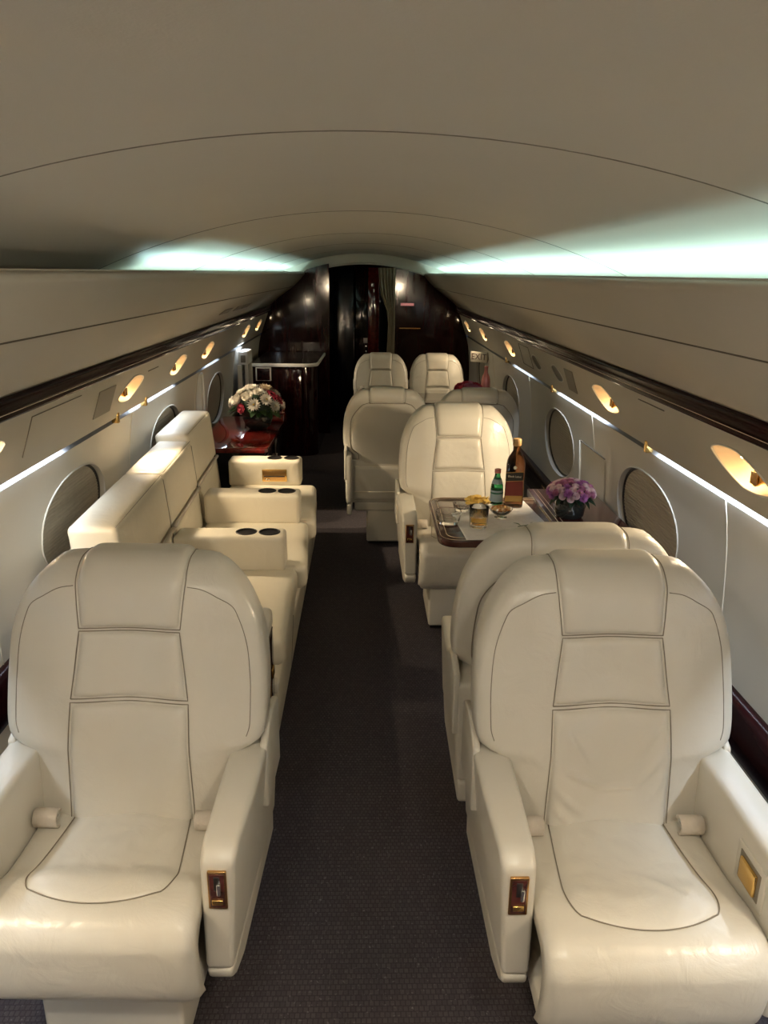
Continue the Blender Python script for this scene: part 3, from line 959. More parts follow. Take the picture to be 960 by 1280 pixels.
# speaker grilles, covers and slots on the service panels and bins
def plate(name, label, cat, s, y0, y1, z0, z1, X, mat, proud=.002, slant=0, group=None):
    V, Fc = [], []
    n = 6
    for i in range(n + 1):
        for (yy, zz) in ((y0 + (y1 - y0) * i / n + 0, z0), (y0 + (y1 - y0) * i / n + slant, z1)):
            V.append((s * (X(zz) - proud), yy, zz))
    for i in range(n): Fc.append((2 * i, 2 * i + 1, 2 * i + 3, 2 * i + 2))
    o = link(name, V, Fc, mat, None, smooth=False)
    md = o.modifiers.new('thick', 'SOLIDIFY'); md.thickness = .003; md.offset = 0
    return tag(o, label, cat, group)
plate('speaker_grille', 'grey rectangular speaker grille beside the second reading lamp over the sofa', 'speaker grille', -1, 2.93, 3.13, 1.10, 1.205, PSUX, 'grille')
plate('speaker_grille', 'small grey grille between two unlit lamps on the table-side service panel', 'speaker grille', 1, 3.70, 3.86, 1.10, 1.205, PSUX, 'grille')
for s, y0, y1, nm in ((-1, 2.30, 2.72, 'near the front of the sofa-side panel'), (1, 4.72, 5.02, 'between dark lamp and lit lamp on the table side')):
    pts = [(s * (PSUX(1.10) - .001), y0, 1.10), (s * (PSUX(1.225) - .001), y0, 1.225), (s * (PSUX(1.225) - .001), y1, 1.225)]
    if s > 0: pts += [(s * (PSUX(1.10) - .001), y1, 1.10), (s * (PSUX(1.10) - .001), y0, 1.10)]
    o = tube('mask_cover', pts, .0018, 'seamline', None, 6)
    trim(o)
for s, y0, y1, z in ((1, 2.5, 2.75, 1.225), (-1, 3.62, 3.80, 1.20)):
    trim(tube('slot', [(s * (PSUX(z) - .0005), y0, z), (s * (PSUX(z) - .0005), y1, z)], .0022, 'seamline', None, 6))
BINX = lambda z: float(np.interp(z, [1.318, 1.372, 1.419, 1.465, 1.51], [.962, .90, .84, .775, .715]))
for k, (y0, y1) in enumerate(((4.75, 5.05), (5.25, 5.55), (5.60, 5.90))):
    plate('air_grille', ['dark slotted air grille on the left bin face, nearest of three', 'dark slotted air grille on the left bin face, middle of three', 'dark slotted air grille on the left bin face, farthest of three'][k], 'air grille', -1, y0, y1, 1.395 , 1.425, BINX, 'grille', .003, group='air grilles on the left bin face')

# recessed pocket between the right-hand windows
pk = thing('wall_pocket', 'shallow framed pocket with gold latch on the wall between table-side windows', 'wall pocket', (1.1, 3.56, .75))
off = -Vector(pk.location)
def wl(y, z, d=.002): return (WALLX(z) - d, y, z)
V, Fc = [], []
for i in range(9):
    z = .645 + .21 * i / 8
    V += [wl(3.37, z, .003), wl(3.78, z, .003)]
for i in range(8): Fc.append((2 * i, 2 * i + 1, 2 * i + 3, 2 * i + 2))
o = link('pocket_face', V, Fc, 'liner', pk); o.location = off
o = tube('pocket_frame', [wl(3.37, .645, .005), wl(3.78, .645, .005), wl(3.78, .66, .005), wl(3.78, .855, .005)], .005, 'piping', pk); o.location = off  # pale L paints the highlights on the recess edges
o = tube('pocket_lip', [wl(3.78, .855, .004), wl(3.37, .855, .004)], .003, 'seamline', pk); o.location = off
o = box('pocket_latch', (WALLX(.65) - .020, 3.50, .640), (WALLX(.65) - .004, 3.56, .662), 'gold', pk, .004); o.location = off

# ------------------------------------------------------------------ table and what stands on it
TZ = .662
tb = thing('cabin_table', 'dark red wood folding table with pale inlay line between facing seats', 'table', (.58, 3.04, 0))
def rrect(x0, x1, y0, y1, r, n=6, left=True):
    P = []
    for cx, cy, a0 in ((x1, y0, None), (x1, y1, None)):
        pass
    P = [(x1, y0), (x1, y1)]
    for k in range(n + 1):
        a = PI / 2 + PI / 2 * k / n; P.append((x0 + r + r * math.cos(a), y1 - r + r * math.sin(a)))
    for k in range(n + 1):
        a = PI + PI / 2 * k / n; P.append((x0 + r + r * math.cos(a), y0 + r + r * math.sin(a)))
    return P
tx0, tx1, ty0, ty1 = .295 - .58, .785 - .58, 2.80 - 3.04, 3.41 - 3.04
prism('table_top', rrect(tx0, tx1, ty0, ty1, .07), 2, TZ - .030, TZ - .0008, 'table_wood', tb, .006)
pl = rrect(tx0 + .035, tx1, ty0 + .035, ty1 - .035, .05)
tube('inlay_line', [(p[0], p[1], TZ) for p in pl[1:]] + [(pl[0][0], pl[0][1], TZ)], .0014, 'inlay', tb, 6)
pl = rrect(tx0 + .010, tx1, ty0 + .010, ty1 - .010, .065)
tube('edge_line', [(p[0], p[1], TZ) for p in pl[1:]] + [(pl[0][0], pl[0][1], TZ)], .001, 'inlay', tb, 6)
box('table_hinge', (tx1 - .010, -.25, TZ - .03), (tx1 + .004, .25, TZ - .004), 'gold', tb, .002)
box('table_arm', (tx1 - .34, -.03, TZ - .052), (tx1, .03, TZ - .030), 'dark', tb, .003)
# side ledge carrying the folded leaf
lg = thing('side_ledge', 'dark wood side ledge with inlay along the wall beside the table', 'side ledge', (.985, 3.1, 0))
box('ledge_top', (-.195, -.52, .625), (.112, .46, .662), 'table_wood', lg, .004)
box('ledge_front', (-.082, -.50, .0), (-.062, .44, .626), 'liner', lg, .003)
tube('ledge_inlay', [(-.170, -.51, .6625), (-.170, .45, .6625)], .0014, 'inlay', lg, 6)
tube('ledge_inlay', [(-.150, -.51, .6625), (-.150, .45, .6625)], .0010, 'inlay', lg, 6)
# control plate on the dado further back
cpz = thing('control_plate', 'small gold-framed switch plate set in the dark wall rail behind the bottle', 'switch plate', (1.074, 4.36, .41))
box('plate_frame', (-.008, -.075, -.036), (.004, .075, .036), 'brass_dark', cpz, .002)
box('plate_face', (-.010, -.060, -.027), (-.004, .060, .027), 'table_wood', cpz, .001)
for k in (-1, 0, 1): box('switch', (-.014, k * .034 - .010, -.016), (-.008, k * .034 + .010, .016), 'brass_dark', cpz, .002)

# linen runner
V, Fc = [], []
nx, ny = 40, 30
q00, q10, q11, q01 = Vector((.40, 2.805)), Vector((.775, 2.82)), Vector((.725, 3.385)), Vector((.378, 3.14))
for i in range(nx + 1):
    for j in range(ny + 1):
        u, v = i / nx, j / ny
        p = (q00 * (1 - u) + q10 * u) * (1 - v) + (q01 * (1 - u) + q11 * u) * v
        h = .0012 + .0012 * max(0, noise.noise(Vector((p.x * 14, p.y * 14, 0))))
        V.append((p.x, p.y, TZ + h))
for i in range(nx):
    for j in range(ny):
        Fc.append((i * (ny + 1) + j, (i + 1) * (ny + 1) + j, (i + 1) * (ny + 1) + j + 1, i * (ny + 1) + j + 1))
np_ = link('linen_napkin', V, Fc, 'napkin')
md = np_.modifiers.new('thick', 'SOLIDIFY'); md.thickness = .0015; md.offset = 1
tag(np_, 'white linen cloth spread across the wooden table under the glasses', 'napkin')
TN = TZ + .0032

# whisky bottle, square shouldered
def text_obj(name, s, size, mat, parent, loc, rot, ext=.0004):
    cu = bpy.data.curves.new(name, 'FONT'); cu.body = s; cu.size = size; cu.extrude = ext
    cu.align_x = 'CENTER'; cu.align_y = 'CENTER'; cu.resolution_u = 2
    tmp = bpy.data.objects.new('tmp', cu); COL.objects.link(tmp)
    dg = bpy.context.evaluated_depsgraph_get()
    me = bpy.data.meshes.new_from_object(tmp.evaluated_get(dg))
    bpy.data.objects.remove(tmp); bpy.data.curves.remove(cu)
    me.materials.clear(); me.materials.append(M[mat])
    o = bpy.data.objects.new(name, me); COL.objects.link(o)
    o.parent = parent; o.location = loc; o.rotation_euler = rot
    return o

wb = thing('whisky_bottle', 'tall square whisky bottle with black banded label on the table', 'bottle', (.668, 3.27, TN), math.radians(-14))
def sq(v, k):                       # pull a ring toward a rounded square
    r = math.hypot(v.x, v.y)
    if r < 1e-6: return v
    c, s = v.x / r, v.y / r
    m = (abs(c) ** 7 + abs(s) ** 7) ** (-1 / 7)
    f = 1 + (m - 1) * k
    return Vector((v.x * f, v.y * f * .92, v.z))
def wtf(v):
    k = max(0, min(1, (.205 - v.z) / .025))
    return sq(v, k)
HB = .30
prof = [(.030, 0), (.040, .004), (.041, .012), (.041, .190), (.039, .205), (.033, .222), (.022, .240), (.0165, .250), (.016, .268), (.0175, .270), (.0175, .274), (.0, .274)]
lathe('bottle_glass', prof, 'whisky_glass', wb, 48, (0, 0, 0), wtf)
lathe('stopper', [(.0, .272), (.017, .272), (.0185, .275), (.0185, .300), (.017, .303), (.0, .303)], 'cork', wb, 24)
def lab_plate(nm, z0, z1, mat, par, sl=.0, d=.0006, w=.037):
    V = [(-w, -.0380 - d, z0 - sl), (w, -.0380 - d, z0 + sl), (w, -.0380 - d, z1 + sl), (-w, -.0380 - d, z1 - sl)]
    V += [(x, y + .0005, z) for x, y, z in V]
    return link(nm, V, [(0, 1, 2, 3), (7, 6, 5, 4), (0, 4, 5, 1), (1, 5, 6, 2), (2, 6, 7, 3), (3, 7, 4, 0)], mat, par, smooth=False)
lb = lab_plate('front_label', .055, .122, 'label_red', wb, .004)
bd = lab_plate('label_band', .122, .160, 'label_black', wb, .004, .0008)
text_obj('lettering', 'Black Label', .0128, 'ink_cream', bd, (0, -.0390, .142), (PI / 2, 0, 0))
for z in (.1215, .1605): lab_plate('label_edge', z - .0012, z + .0012, 'label_gold', wb, .004, .0010)
lab_plate('foot_label', .028, .055, 'label_gold', wb, .002, .0007)
lathe('neck_seal', [(.0, 0), (.010, 0), (.010, .0016), (.0, .0016)], 'ink_cream', wb, 20, (0, 0, 0), lambda v: Vector((v.x * .8, -.0382 - v.z, .181 + v.y * .8)))

gb = thing('water_bottle', 'small green glass mineral water bottle with pale blue label beside the whisky', 'bottle', (.594, 3.29, TN))
lathe('bottle_glass', [(.020, 0), (.027, .003), (.028, .010), (.028, .072), (.026, .090), (.019, .112), (.0125, .132), (.0115, .146), (.0, .146)], 'green_glass', gb, 32)
lathe('screw_cap', [(.0, .144), (.0135, .144), (.014, .147), (.014, .160), (.0125, .162), (.0, .162)], 'cap_red', gb, 24)
lathe('paper_label', [(.0283, .016), (.0286, .018), (.0286, .066), (.0283, .068)], 'label_blue', gb, 32)
lathe('neck_label', [(.0240, .0975), (.0246, .097), (.0182, .117), (.0176, .117)], 'label_blue', gb, 32)
lb = lathe('label_stripe', [(.0286, .052), (.0289, .053), (.0289, .058), (.0286, .059)], 'green_glass', gb, 32)

def hollow(r0, r1, h, t, foot=0):
    """outer and inner wall profile of an open vessel"""
    return [(0, 0), (r0, 0), (r0 + (r1 - r0) * .15, h * .15), (r0 + (r1 - r0) * .6, h * .6), (r1, h - .001), (r1 - t * .5, h), (r1 - t, h - .001), (r0 + (r1 - r0) * .6 - t, h * .6), (r0 - t, .012), (0, .010)]
def cut(v, n=16, k=.03):
    a = math.atan2(v.y, v.x); f = 1 + k * (abs(math.sin(a * n / 2)) - .5)
    return Vector((v.x * f, v.y * f, v.z))
at = thing('glass_dish', 'low round clear glass dish standing on bare wood at the table corner', 'dish', (.352, 3.03, TZ + .001))
lathe('dish_bowl', hollow(.046, .054, .050, .004), 'glass', at, 40)
cu_ = thing('crystal_ashtray', 'small cut crystal ashtray behind the low glass dish', 'ashtray', (.428, 3.19, TN))
lathe('crystal_body', hollow(.030, .040, .034, .008), 'glass', cu_, 48, (0, 0, 0), lambda v: cut(v, 12, .10))
tm = thing('whisky_tumbler', 'cut glass tumbler holding amber whisky on the white cloth', 'glass', (.468, 2.965, TN))
lathe('tumbler_glass', [(0, 0), (.034, 0), (.036, .004), (.038, .040), (.040, .086), (.0388, .0875), (.0375, .086), (.0355, .04), (.033, .014), (0, .012)], 'glass', tm, 48, (0, 0, 0), lambda v: cut(v, 18, .025) if v.z < .06 else v)
lathe('whisky', [(0, .0135), (.0325, .0155), (.0345, .040), (.0350, .045), (0, .045)], 'whisky', tm, 40)

cd = thing('crisp_dish', 'stemmed glass dish heaped with yellow crisps', 'dish', (.487, 3.16, TN))
lathe('dish_glass', [(0, 0), (.026, 0), (.027, .003), (.006, .008), (.0055, .022), (.030, .032), (.052, .046), (.0505, .047), (.029, .036), (0, .030)], 'glass', cd, 36)
rng = random.Random(3)
crisp = None
for k in range(26):
    V, Fc = [], []
    n = 12
    V.append((0, 0, 0))
    rr = .016 + .007 * rng.random()
    for j in (1, 2):
        for a in range(n):
            an = 2 * PI * a / n
            r = rr * j / 2
            V.append((r * math.cos(an), r * .8 * math.sin(an), 6 * (r * math.cos(an)) ** 2 * 2 - 3 * (r * math.sin(an)) ** 2))
    for a in range(n):
        Fc.append((0, 1 + a, 1 + (a + 1) % n))
        Fc.append((1 + a, 1 + n + a, 1 + n + (a + 1) % n, 1 + (a + 1) % n))
    ra = .050 * math.sqrt(rng.random()); an = rng.random() * 2 * PI
    o = link('crisp', V, Fc, 'chips')
    md = o.modifiers.new('thick', 'SOLIDIFY'); md.thickness = .0015
    o.location = (.487 + ra * math.cos(an), 3.16 + ra * math.sin(an), TN + .050 + .018 * (1 - ra / .052) + .002 * rng.random())
    o.rotation_euler = (rng.uniform(-.5, .5), rng.uniform(-.5, .5), rng.uniform(0, 6))
    tag(o, 'yellow crisp heaped in the stemmed glass dish', 'crisp', 'crisps in the stemmed dish')

nb = thing('nut_bowl', 'small footed glass bowl of mixed nuts in front of the whisky bottle', 'bowl', (.580, 3.09, TN))
lathe('bowl_glass', [(0, 0), (.026, 0), (.027, .003), (.012, .008), (.026, .016), (.042, .028), (.050, .040), (.0485, .041), (.040, .031), (.024, .020), (0, .014)], 'glass', nb, 36)
def blob(n=8, m=5, sx=1, sy=1, sz=1):
    V, Fc = [], []
    for i in range(1, m):
        t = PI * i / m
        for k in range(n):
            a = 2 * PI * k / n
            V.append((sx * math.sin(t) * math.cos(a), sy * math.sin(t) * math.sin(a), sz * math.cos(t)))
    V += [(0, 0, sz), (0, 0, -sz)]
    for i in range(m - 2):
        for k in range(n): Fc.append((i * n + k, (i + 1) * n + k, (i + 1) * n + (k + 1) % n, i * n + (k + 1) % n))
    T, B = len(V) - 2, len(V) - 1
    for k in range(n):
        Fc.append((T, k, (k + 1) % n)); Fc.append((B, (m - 2) * n + (k + 1) % n, (m - 2) * n + k))
    return V, Fc
protos = {}
for mt, dims in (('nut_brown', (.0085, .0055, .0045)), ('nut_pale', (.0075, .006, .005))):
    V, Fc = blob(10, 7, *dims)
    V = [(x, y + 3.0 * x * x * 9, z) for x, y, z in V]
    protos[mt] = link('nut', V, Fc, mt)
placed = {'nut_brown': 0, 'nut_pale': 0}
for k in range(54):
    mt = 'nut_brown' if rng.random() < .62 else 'nut_pale'
    o = protos[mt]
    if placed[mt]:
        o = o.copy(); COL.objects.link(o)
    placed[mt] += 1
    ra = .040 * math.sqrt(rng.random()); an = rng.random() * 2 * PI
    o.location = (.580 + ra * math.cos(an), 3.09 + ra * math.sin(an), TN + .036 + .012 * (1 - ra / .04) + .004 * rng.random())
    o.rotation_euler = (rng.uniform(-1, 1), rng.uniform(-1, 1), rng.uniform(0, 6))
    tag(o, ('reddish brown' if mt == 'nut_brown' else 'pale golden') + ' nut heaped in the small footed glass bowl', 'nut', ('brown' if mt == 'nut_brown' else 'pale') + ' nuts in the bowl')

# leaf sprig and little crystal lying at the cloth's near edge
def leaf_data(L, w, bend=.2, n=8):
    V, Fc = [], []
    for i in range(n + 1):
        t = i / n
        ww = w * math.sin(PI * min(1, t * .96 + .04)) ** .8
        z = -bend * L * t * t
        V += [(L * t, -ww, z + ww * .25), (L * t, 0, z), (L * t, ww, z + ww * .25)]
    for i in range(n):
        a = 3 * i
        Fc += [(a, a + 3, a + 4, a + 1), (a + 1, a + 4, a + 5, a + 2)]
    return V, Fc
sp = thing('leaf_sprig', 'small green leaf sprig lying on the near edge of the white cloth', 'leaf', (.660, 2.965, TN + .002))
tube('stem', [(-.03, 0, 0), (.0, .004, .004), (.04, -.002, .002)], .0015, 'leaf', sp, 6)
for k, (x, a) in enumerate(((-.02, 2.4), (.0, -.8), (.02, .7), (.03, -.3))):
    V, Fc = leaf_data(.035, .009)
    o = link('leaf', V, Fc, 'leaf', sp); o.location = (x, 0, .004); o.rotation_euler = (.2, -.3, a)
cx_ = thing('crystal_stopper', 'tiny cut crystal piece on the cloth edge beside the leaf sprig', 'crystal', (.725, 2.965, TN))
lathe('crystal_body', [(0, 0), (.010, 0), (.016, .010), (.010, .022), (0, .026)], 'glass', cx_, 8)

# ------------------------------------------------------------------ flowers
def bloom_mesh(kind, r, rng):
    V, Fc = [], []
    def add(v, f):
        b = len(V); V.extend(v); Fc.extend([tuple(b + i for i in q) for q in f])
    if kind == 'mum':
        for ring, (cnt, tilt, ln) in enumerate(((16, .15, 1), (15, .42, .95), (13, .75, .82), (10, 1.05, .62), (6, 1.35, .45))):
            for k in range(cnt):
                lv, lf = leaf_data(r * ln, r * .13, -.15, 4)
                R = Matrix.Rotation(2 * PI * (k + .5 * ring) / cnt + rng.uniform(-.1, .1), 3, 'Z') @ Matrix.Rotation(-tilt + rng.uniform(-.08, .08), 3, 'Y')
                add([R @ Vector(v) for v in lv], lf)
    elif kind == 'rose':
        for ring, (cnt, rad, h, op) in enumerate(((5, .88, .8, .22), (5, .70, .95, .12), (4, .48, 1.05, .04), (3, .26, 1.08, 0))):
            for k in range(cnt):
                a0 = 2 * PI * (k + .4 * ring) / cnt
                n, m = 6, 5
                v, f = [], []
                for i in range(n + 1):
                    t = -1 + 2 * i / n
                    for j in range(m + 1):
                        q = j / m
                        a = a0 + t * PI / cnt * 1.25
                        rr = r * rad * (.35 + .65 * math.sin(q * PI * .55)) + r * op * q ** 3 * .5
                        v.append((rr * math.cos(a), rr * math.sin(a), r * h * q * (1 - .22 * t * t) - r * .2))
                for i in range(n):
                    for j in range(m):
                        f.append((i * (m + 1) + j, (i + 1) * (m + 1) + j, (i + 1) * (m + 1) + j + 1, i * (m + 1) + j + 1))
                add(v, f)
    else:                            # small cluster of round florets
        for k in range(9):
            a = 2 * PI * k / 8; q = 0 if k == 8 else 1
            for p in range(5):
                lv, lf = leaf_data(r * .42, r * .17, -.1, 3)
                R = Matrix.Rotation(2 * PI * p / 5 + k, 3, 'Z') @ Matrix.Rotation(-.35, 3, 'Y')
                c = Vector((r * .58 * q * math.cos(a), r * .58 * q * math.sin(a), r * (.35 - .25 * q)))
                add([R @ Vector(v) + c for v in lv], lf)
    return V, Fc

def bouquet(name, label, loc, R, H, zc, spec, vase, seed, leaves=26, leafmat='leaf'):
    rng = random.Random(seed)
    B = thing(name, label, 'flowers', loc)
    vase(B)
    n = len(spec)
    for k, (kind, mat, r) in enumerate(spec):
        # golden-angle dome
        t = (k + .5) / n
        ph = math.acos(1 - 1.05 * t); th = 2.39996 * k + seed
        d = Vector((math.sin(ph) * math.cos(th), math.sin(ph) * math.sin(th), math.cos(ph)))
        p = Vector((d.x * R, d.y * R, d.z * H + zc))
        V, Fc = bloom_mesh(kind, r, rng)
        o = link('bloom', V, Fc, mat, B)
        o.location = p
        o.rotation_euler = Vector((d.x / R, d.y / R, d.z / H)).to_track_quat('Z', 'Y').to_euler()
        if kind == 'mum':
            v2, f2 = blob(8, 5, r * .16, r * .16, r * .12)
            s = link('bloom_centre', v2, f2, 'stamen' if mat != 'mauve' else mat, o); s.location = (0, 0, r * .30)
    for k in range(leaves):
        a = rng.random() * 2 * PI; e = rng.uniform(-.5, .5)
        V, Fc = leaf_data(R * rng.uniform(.45, .8), R * .16, .4)
        o = link('leaf', V, Fc, leafmat, B)
        o.location = (R * .5 * math.cos(a), R * .5 * math.sin(a), zc - .015 + H * .2 * rng.random())
        o.rotation_euler = (rng.uniform(-.4, .4), e * .8, a)
    V, Fc = blob(16, 10, R * .82, R * .82, H * .82)
    o = link('foliage_heart', V, Fc, 'leaf_dark', B); o.location = (0, 0, zc)
    return B

def pot_dark(B):
    lathe('vase', [(0, 0), (.052, 0), (.060, .010), (.066, .050), (.060, .085), (.056, .085), (.058, .05), (.05, .012), (0, .010)], 'vase_glass', B, 28)
def bowl_dark(B):
    lathe('vase', [(0, 0), (.06, 0), (.085, .025), (.105, .075), (.098, .12), (.085, .145), (.080, .145), (.092, .12), (.098, .075), (.08, .03), (0, .012)], 'vase_glass', B, 32)
sp1 = ([('rose', 'pink_petal', .0165), ('rose', 'pale_pink', .0165), ('rose', 'pale_pink', .017), ('rose', 'pink_petal', .0165), ('rose', 'pale_pink', .016), ('mum', 'pink_petal', .020)] * 8
       + [('mum', 'mauve', .024)] * 10)
random.Random(5).shuffle(sp1)
bouquet('flower_pot', 'pink and mauve rose bouquet in a dark pot on the ledge by the window', (.880, 3.12, TZ + .001), .092, .046, .104, sp1, pot_dark, 2, leafmat='leaf_dark')
sp2 = [('mum', 'white_petal', .055), ('mum', 'cream_petal', .062), ('rose', 'white_petal', .042), ('mum', 'white_petal', .05), ('cluster', 'red_petal', .048), ('mum', 'white_petal', .048),
       ('cluster', 'red_petal', .045), ('mum', 'cream_petal', .055), ('rose', 'white_petal', .042), ('mum', 'white_petal', .05), ('cluster', 'red_petal', .05), ('mum', 'white_petal', .052),
       ('mum', 'white_petal', .05), ('rose', 'white_petal', .045), ('cluster', 'red_petal', .045), ('mum', 'cream_petal', .05), ('mum', 'white_petal', .05), ('cluster', 'red_petal', .048),
       ('rose', 'white_petal', .045), ('mum', 'white_petal', .05), ('mum', 'cream_petal', .05), ('cluster', 'red_petal', .04), ('mum', 'white_petal', .05), ('rose', 'white_petal', .04)]

# ------------------------------------------------------------------ credenza and galley on the left
cz = thing('credenza', 'glossy red wood credenza carrying the white bouquet behind the sofa', 'cabinet', (-.82, 5.15, 0))
prism('credenza_top', [(-.24, -.48), (.205, -.48), (.225, -.45), (.24, .62), (-.24, .62)], 2, .570, .602, 'red_wood', cz, .005)
box('credenza_body', (-.17, -.45, 0), (.20, .60, .570), 'black_gloss', cz, .004)
box('raised_box', (-.02, .40, .602), (.235, .60, .650), 'red_wood', cz, .005)
for k in range(2):
    d = box('credenza_door', (.20, -.43 + k * .50, .06), (.208, .05 + k * .50, .54), 'black_gloss', cz, .003)
    box('door_pull', (.208, .01 + k * .09, .34), (.216, .025 + k * .09, .44), 'chrome', d, .002)
bouquet('flower_bowl', 'white and crimson bouquet in a smoked glass bowl on the red credenza', (-.735, 5.30, .6035), .160, .120, .155, sp2, bowl_dark, 4, leaves=22)

gl = thing('galley_counter', 'dark galley counter with a curved white rim beyond the credenza', 'counter', (-.74, 7.45, 0))
P = [(-.33, -.42), (.20, -.42)]
for k in range(9):
    a = -PI / 2 + PI / 2 * k / 8; P.append((.20 + .12 * math.cos(a), -.30 + .12 * math.sin(a)))
P += [(.34, .60), (-.27, .60), (-.27, -.42)]; P = P[1:]
prism('counter_rim', P, 2, .825, .855, 'white_plastic', gl, .006)
prism('counter_top', [(x * .965 if x > 0 else x, y + .012 if y < 0 else y) for x, y in P], 2, .85, .858, 'black_gloss', gl)
prism('counter_body', [(x * .97 if x > 0 else x, y + .02 if y < 0 else y) for x, y in P], 2, 0, .825, 'cherry_z', gl, .004)
box('counter_panel', (-.24, -.425, .70), (-.10, -.405, .82), 'white_plastic', gl, .003)
box('panel_inset', (-.228, -.429, .705), (-.112, -.420, .812), 'cherry', gl, .002)
box('counter_door', (-.08, -.412, .08), (.17, -.398, .80), 'cherry_z', gl, .003)

# ------------------------------------------------------------------ aft bulkheads, doorway, curtain
def inside(x):      # cabin outline height at x (upper)
    ax = abs(x)
    if ax < .60: return 1.745 - .10 * (ax / .60) ** 2
    return float(np.interp(ax, [.60, .66, .72, .80, .90, .96, 1.0, 1.05, 1.09, 1.12, 1.14], [1.645, 1.565, 1.505, 1.44, 1.37, 1.315, 1.24, 1.06, .90, .75, .62]))
def bulk(name, x0, x1, y0, y1, mat):
    n = 24
    poly = [(x0, 0)] + [(x1, 0)] + [(x1 + (x0 - x1) * i / n, inside(x1 + (x0 - x1) * i / n) + .02) for i in range(n + 1)]
    o = prism(name, poly, 1, y0, y1, mat); o['kind'] = 'structure'; return o
bulk('wall_aft_right', .315, 1.13, 8.18, 8.24, 'cherry_z')
bulk('wall_aft_left', -1.13, -.36, 8.12, 8.18, 'cherry_z')
# arch header between ceiling and bulkheads
n = 40
A = [(-1.0 + 2.0 * i / n) * .86 for i in range(n + 1)]
poly = [(x, inside(x) - .004) for x in A] + [(x, ceil_z(x) + .01) for x in A[::-1]]
V, Fc = [], []
for (x, y) in ((0, 8.16), (0, 8.26)):
    for xx in A: V += [(xx, y, max(1.60, inside(xx)) - .004), (xx, y, ceil_z(xx) + .02)]
m = 2 * (n + 1)
for s in (0, 1):
    for i in range(n):
        a = s * m + 2 * i; Fc.append((a, a + 2, a + 3, a + 1))
for i in range(n): Fc.append((2 * i, 2 * i + 2, m + 2 * i + 2, m + 2 * i))
o = link('wall_aft_header', V, Fc, 'headliner', None, smooth=False, recalc=True); o['kind'] = 'structure'
trim(tube('arch_trim', [(x, 8.155, inside(x) - .010) for x in A if abs(x) < .64], .010, 'bezel', None, 8))
# vestibule beyond: dark lacquered walls
o = box('wall_vestibule_end', (-1.1, 10.3, 0), (1.1, 10.36, 1.8), 'black_gloss', None, 0); o['kind'] = 'structure'
o = box('wall_vestibule_right', (.10, 8.9, 0), (.16, 10.3, 1.8), 'cherry_z', None, 0); o['kind'] = 'structure'
o = box('wall_vestibule_left', (-.50, 8.30, 0), (-.44, 10.3, 1.8), 'navy_gloss', None, 0); o['kind'] = 'structure'
o = box('wall_vestibule_roof', (-1.1, 8.24, 1.80), (1.1, 10.36, 1.84), 'black_gloss', None, 0); o['kind'] = 'structure'
dr = bpy.data.objects.new('door_1', None); COL.objects.link(dr); dr['kind'] = 'structure'; dr.location = (-.22, 8.75, 0)
box('door_leaf', (-.125, -.02, .02), (.10, .02, 1.70), 'navy_gloss', dr, .003)
tube('door_edge', [(.104, -.018, .02), (.104, -.018, 1.70)], .004, 'chrome', dr)
# red cabinet with handles seen through the doorway
vc = thing('vestibule_cabinet', 'glossy dark red cabinet with bright latches seen through the aft doorway', 'cabinet', (.05, 8.72, 0))
box('cabinet_body', (-.15, 0, 0), (.12, .16, 1.74), 'cherry_z', vc, .004)
box('cabinet_door', (-.01, -.012, .75), (.11, .002, 1.70), 'red_wood', vc, .003)
box('black_oven', (-.145, -.012, .95), (-.02, .002, 1.35), 'black_gloss', vc, .003)
box('steel_latch', (.02, -.03, 1.50), (.055, -.010, 1.54), 'chrome', vc, .003)
box('steel_latch', (.045, -.03, 1.44), (.06, -.010, 1.48), 'chrome', vc, .002)
box('white_tag', (-.06, -.02, .90), (-.015, -.012, .955), 'white_plastic', vc, .001)
for k in range(4): 
    lathe('control_knob', [(0, 0), (.010, 0), (.010, .012), (0, .014)], 'chrome', vc, 12, (0, 0, 0), lambda v, k=k: Vector((-.03 + v.x, -.012 - v.z, .70 + .055 * k + v.y)))
# curtain gathered at the doorway
V, Fc = [], []
NV, NU = 40, 60
for i in range(NV + 1):
    t = i / NV
    z = 1.695 * (1 - t) + .03 * t
    xr = .312
    w = float(np.interp(z, [0, .75, 1.15, 1.28, 1.45, 1.70], [.085, .085, .070, .085, .150, .178]))
    for j in range(NU + 1):
        u = j / NU
        x = xr - w + w * u
        y = 8.08 + .030 * math.sin(u * PI * 2 * 5.5 + .6 * math.sin(z * 3)) + .006 * math.sin(u * 40)
        V.append((x, y, z))
for i in range(NV):
    for j in range(NU): Fc.append((i * (NU + 1) + j, i * (NU + 1) + j + 1, (i + 1) * (NU + 1) + j + 1, (i + 1) * (NU + 1) + j))
cu = link('curtain', V, Fc, 'curtain')
md = cu.modifiers.new('thick', 'SOLIDIFY'); md.thickness = .003
tag(cu, 'gathered beige curtain hanging beside the aft doorway', 'curtain')
box_s = thing('seat_sign', 'small pale lit sign on the dark aft bulkhead right of the curtain', 'sign', (.44, 8.175, 1.34))
box('sign_body', (-.075, -.012, -.018), (.075, .006, .018), 'dark', box_s, .003)
box('sign_face', (-.068, -.014, -.013), (.068, -.011, .013), emit('sign_glow', (.55, .22, .20), .35), box_s, .001)
box('handrail', (.36 - .44, -.02, -.245), (.58 - .44, .004, -.232), 'brass_dark', box_s, .003)

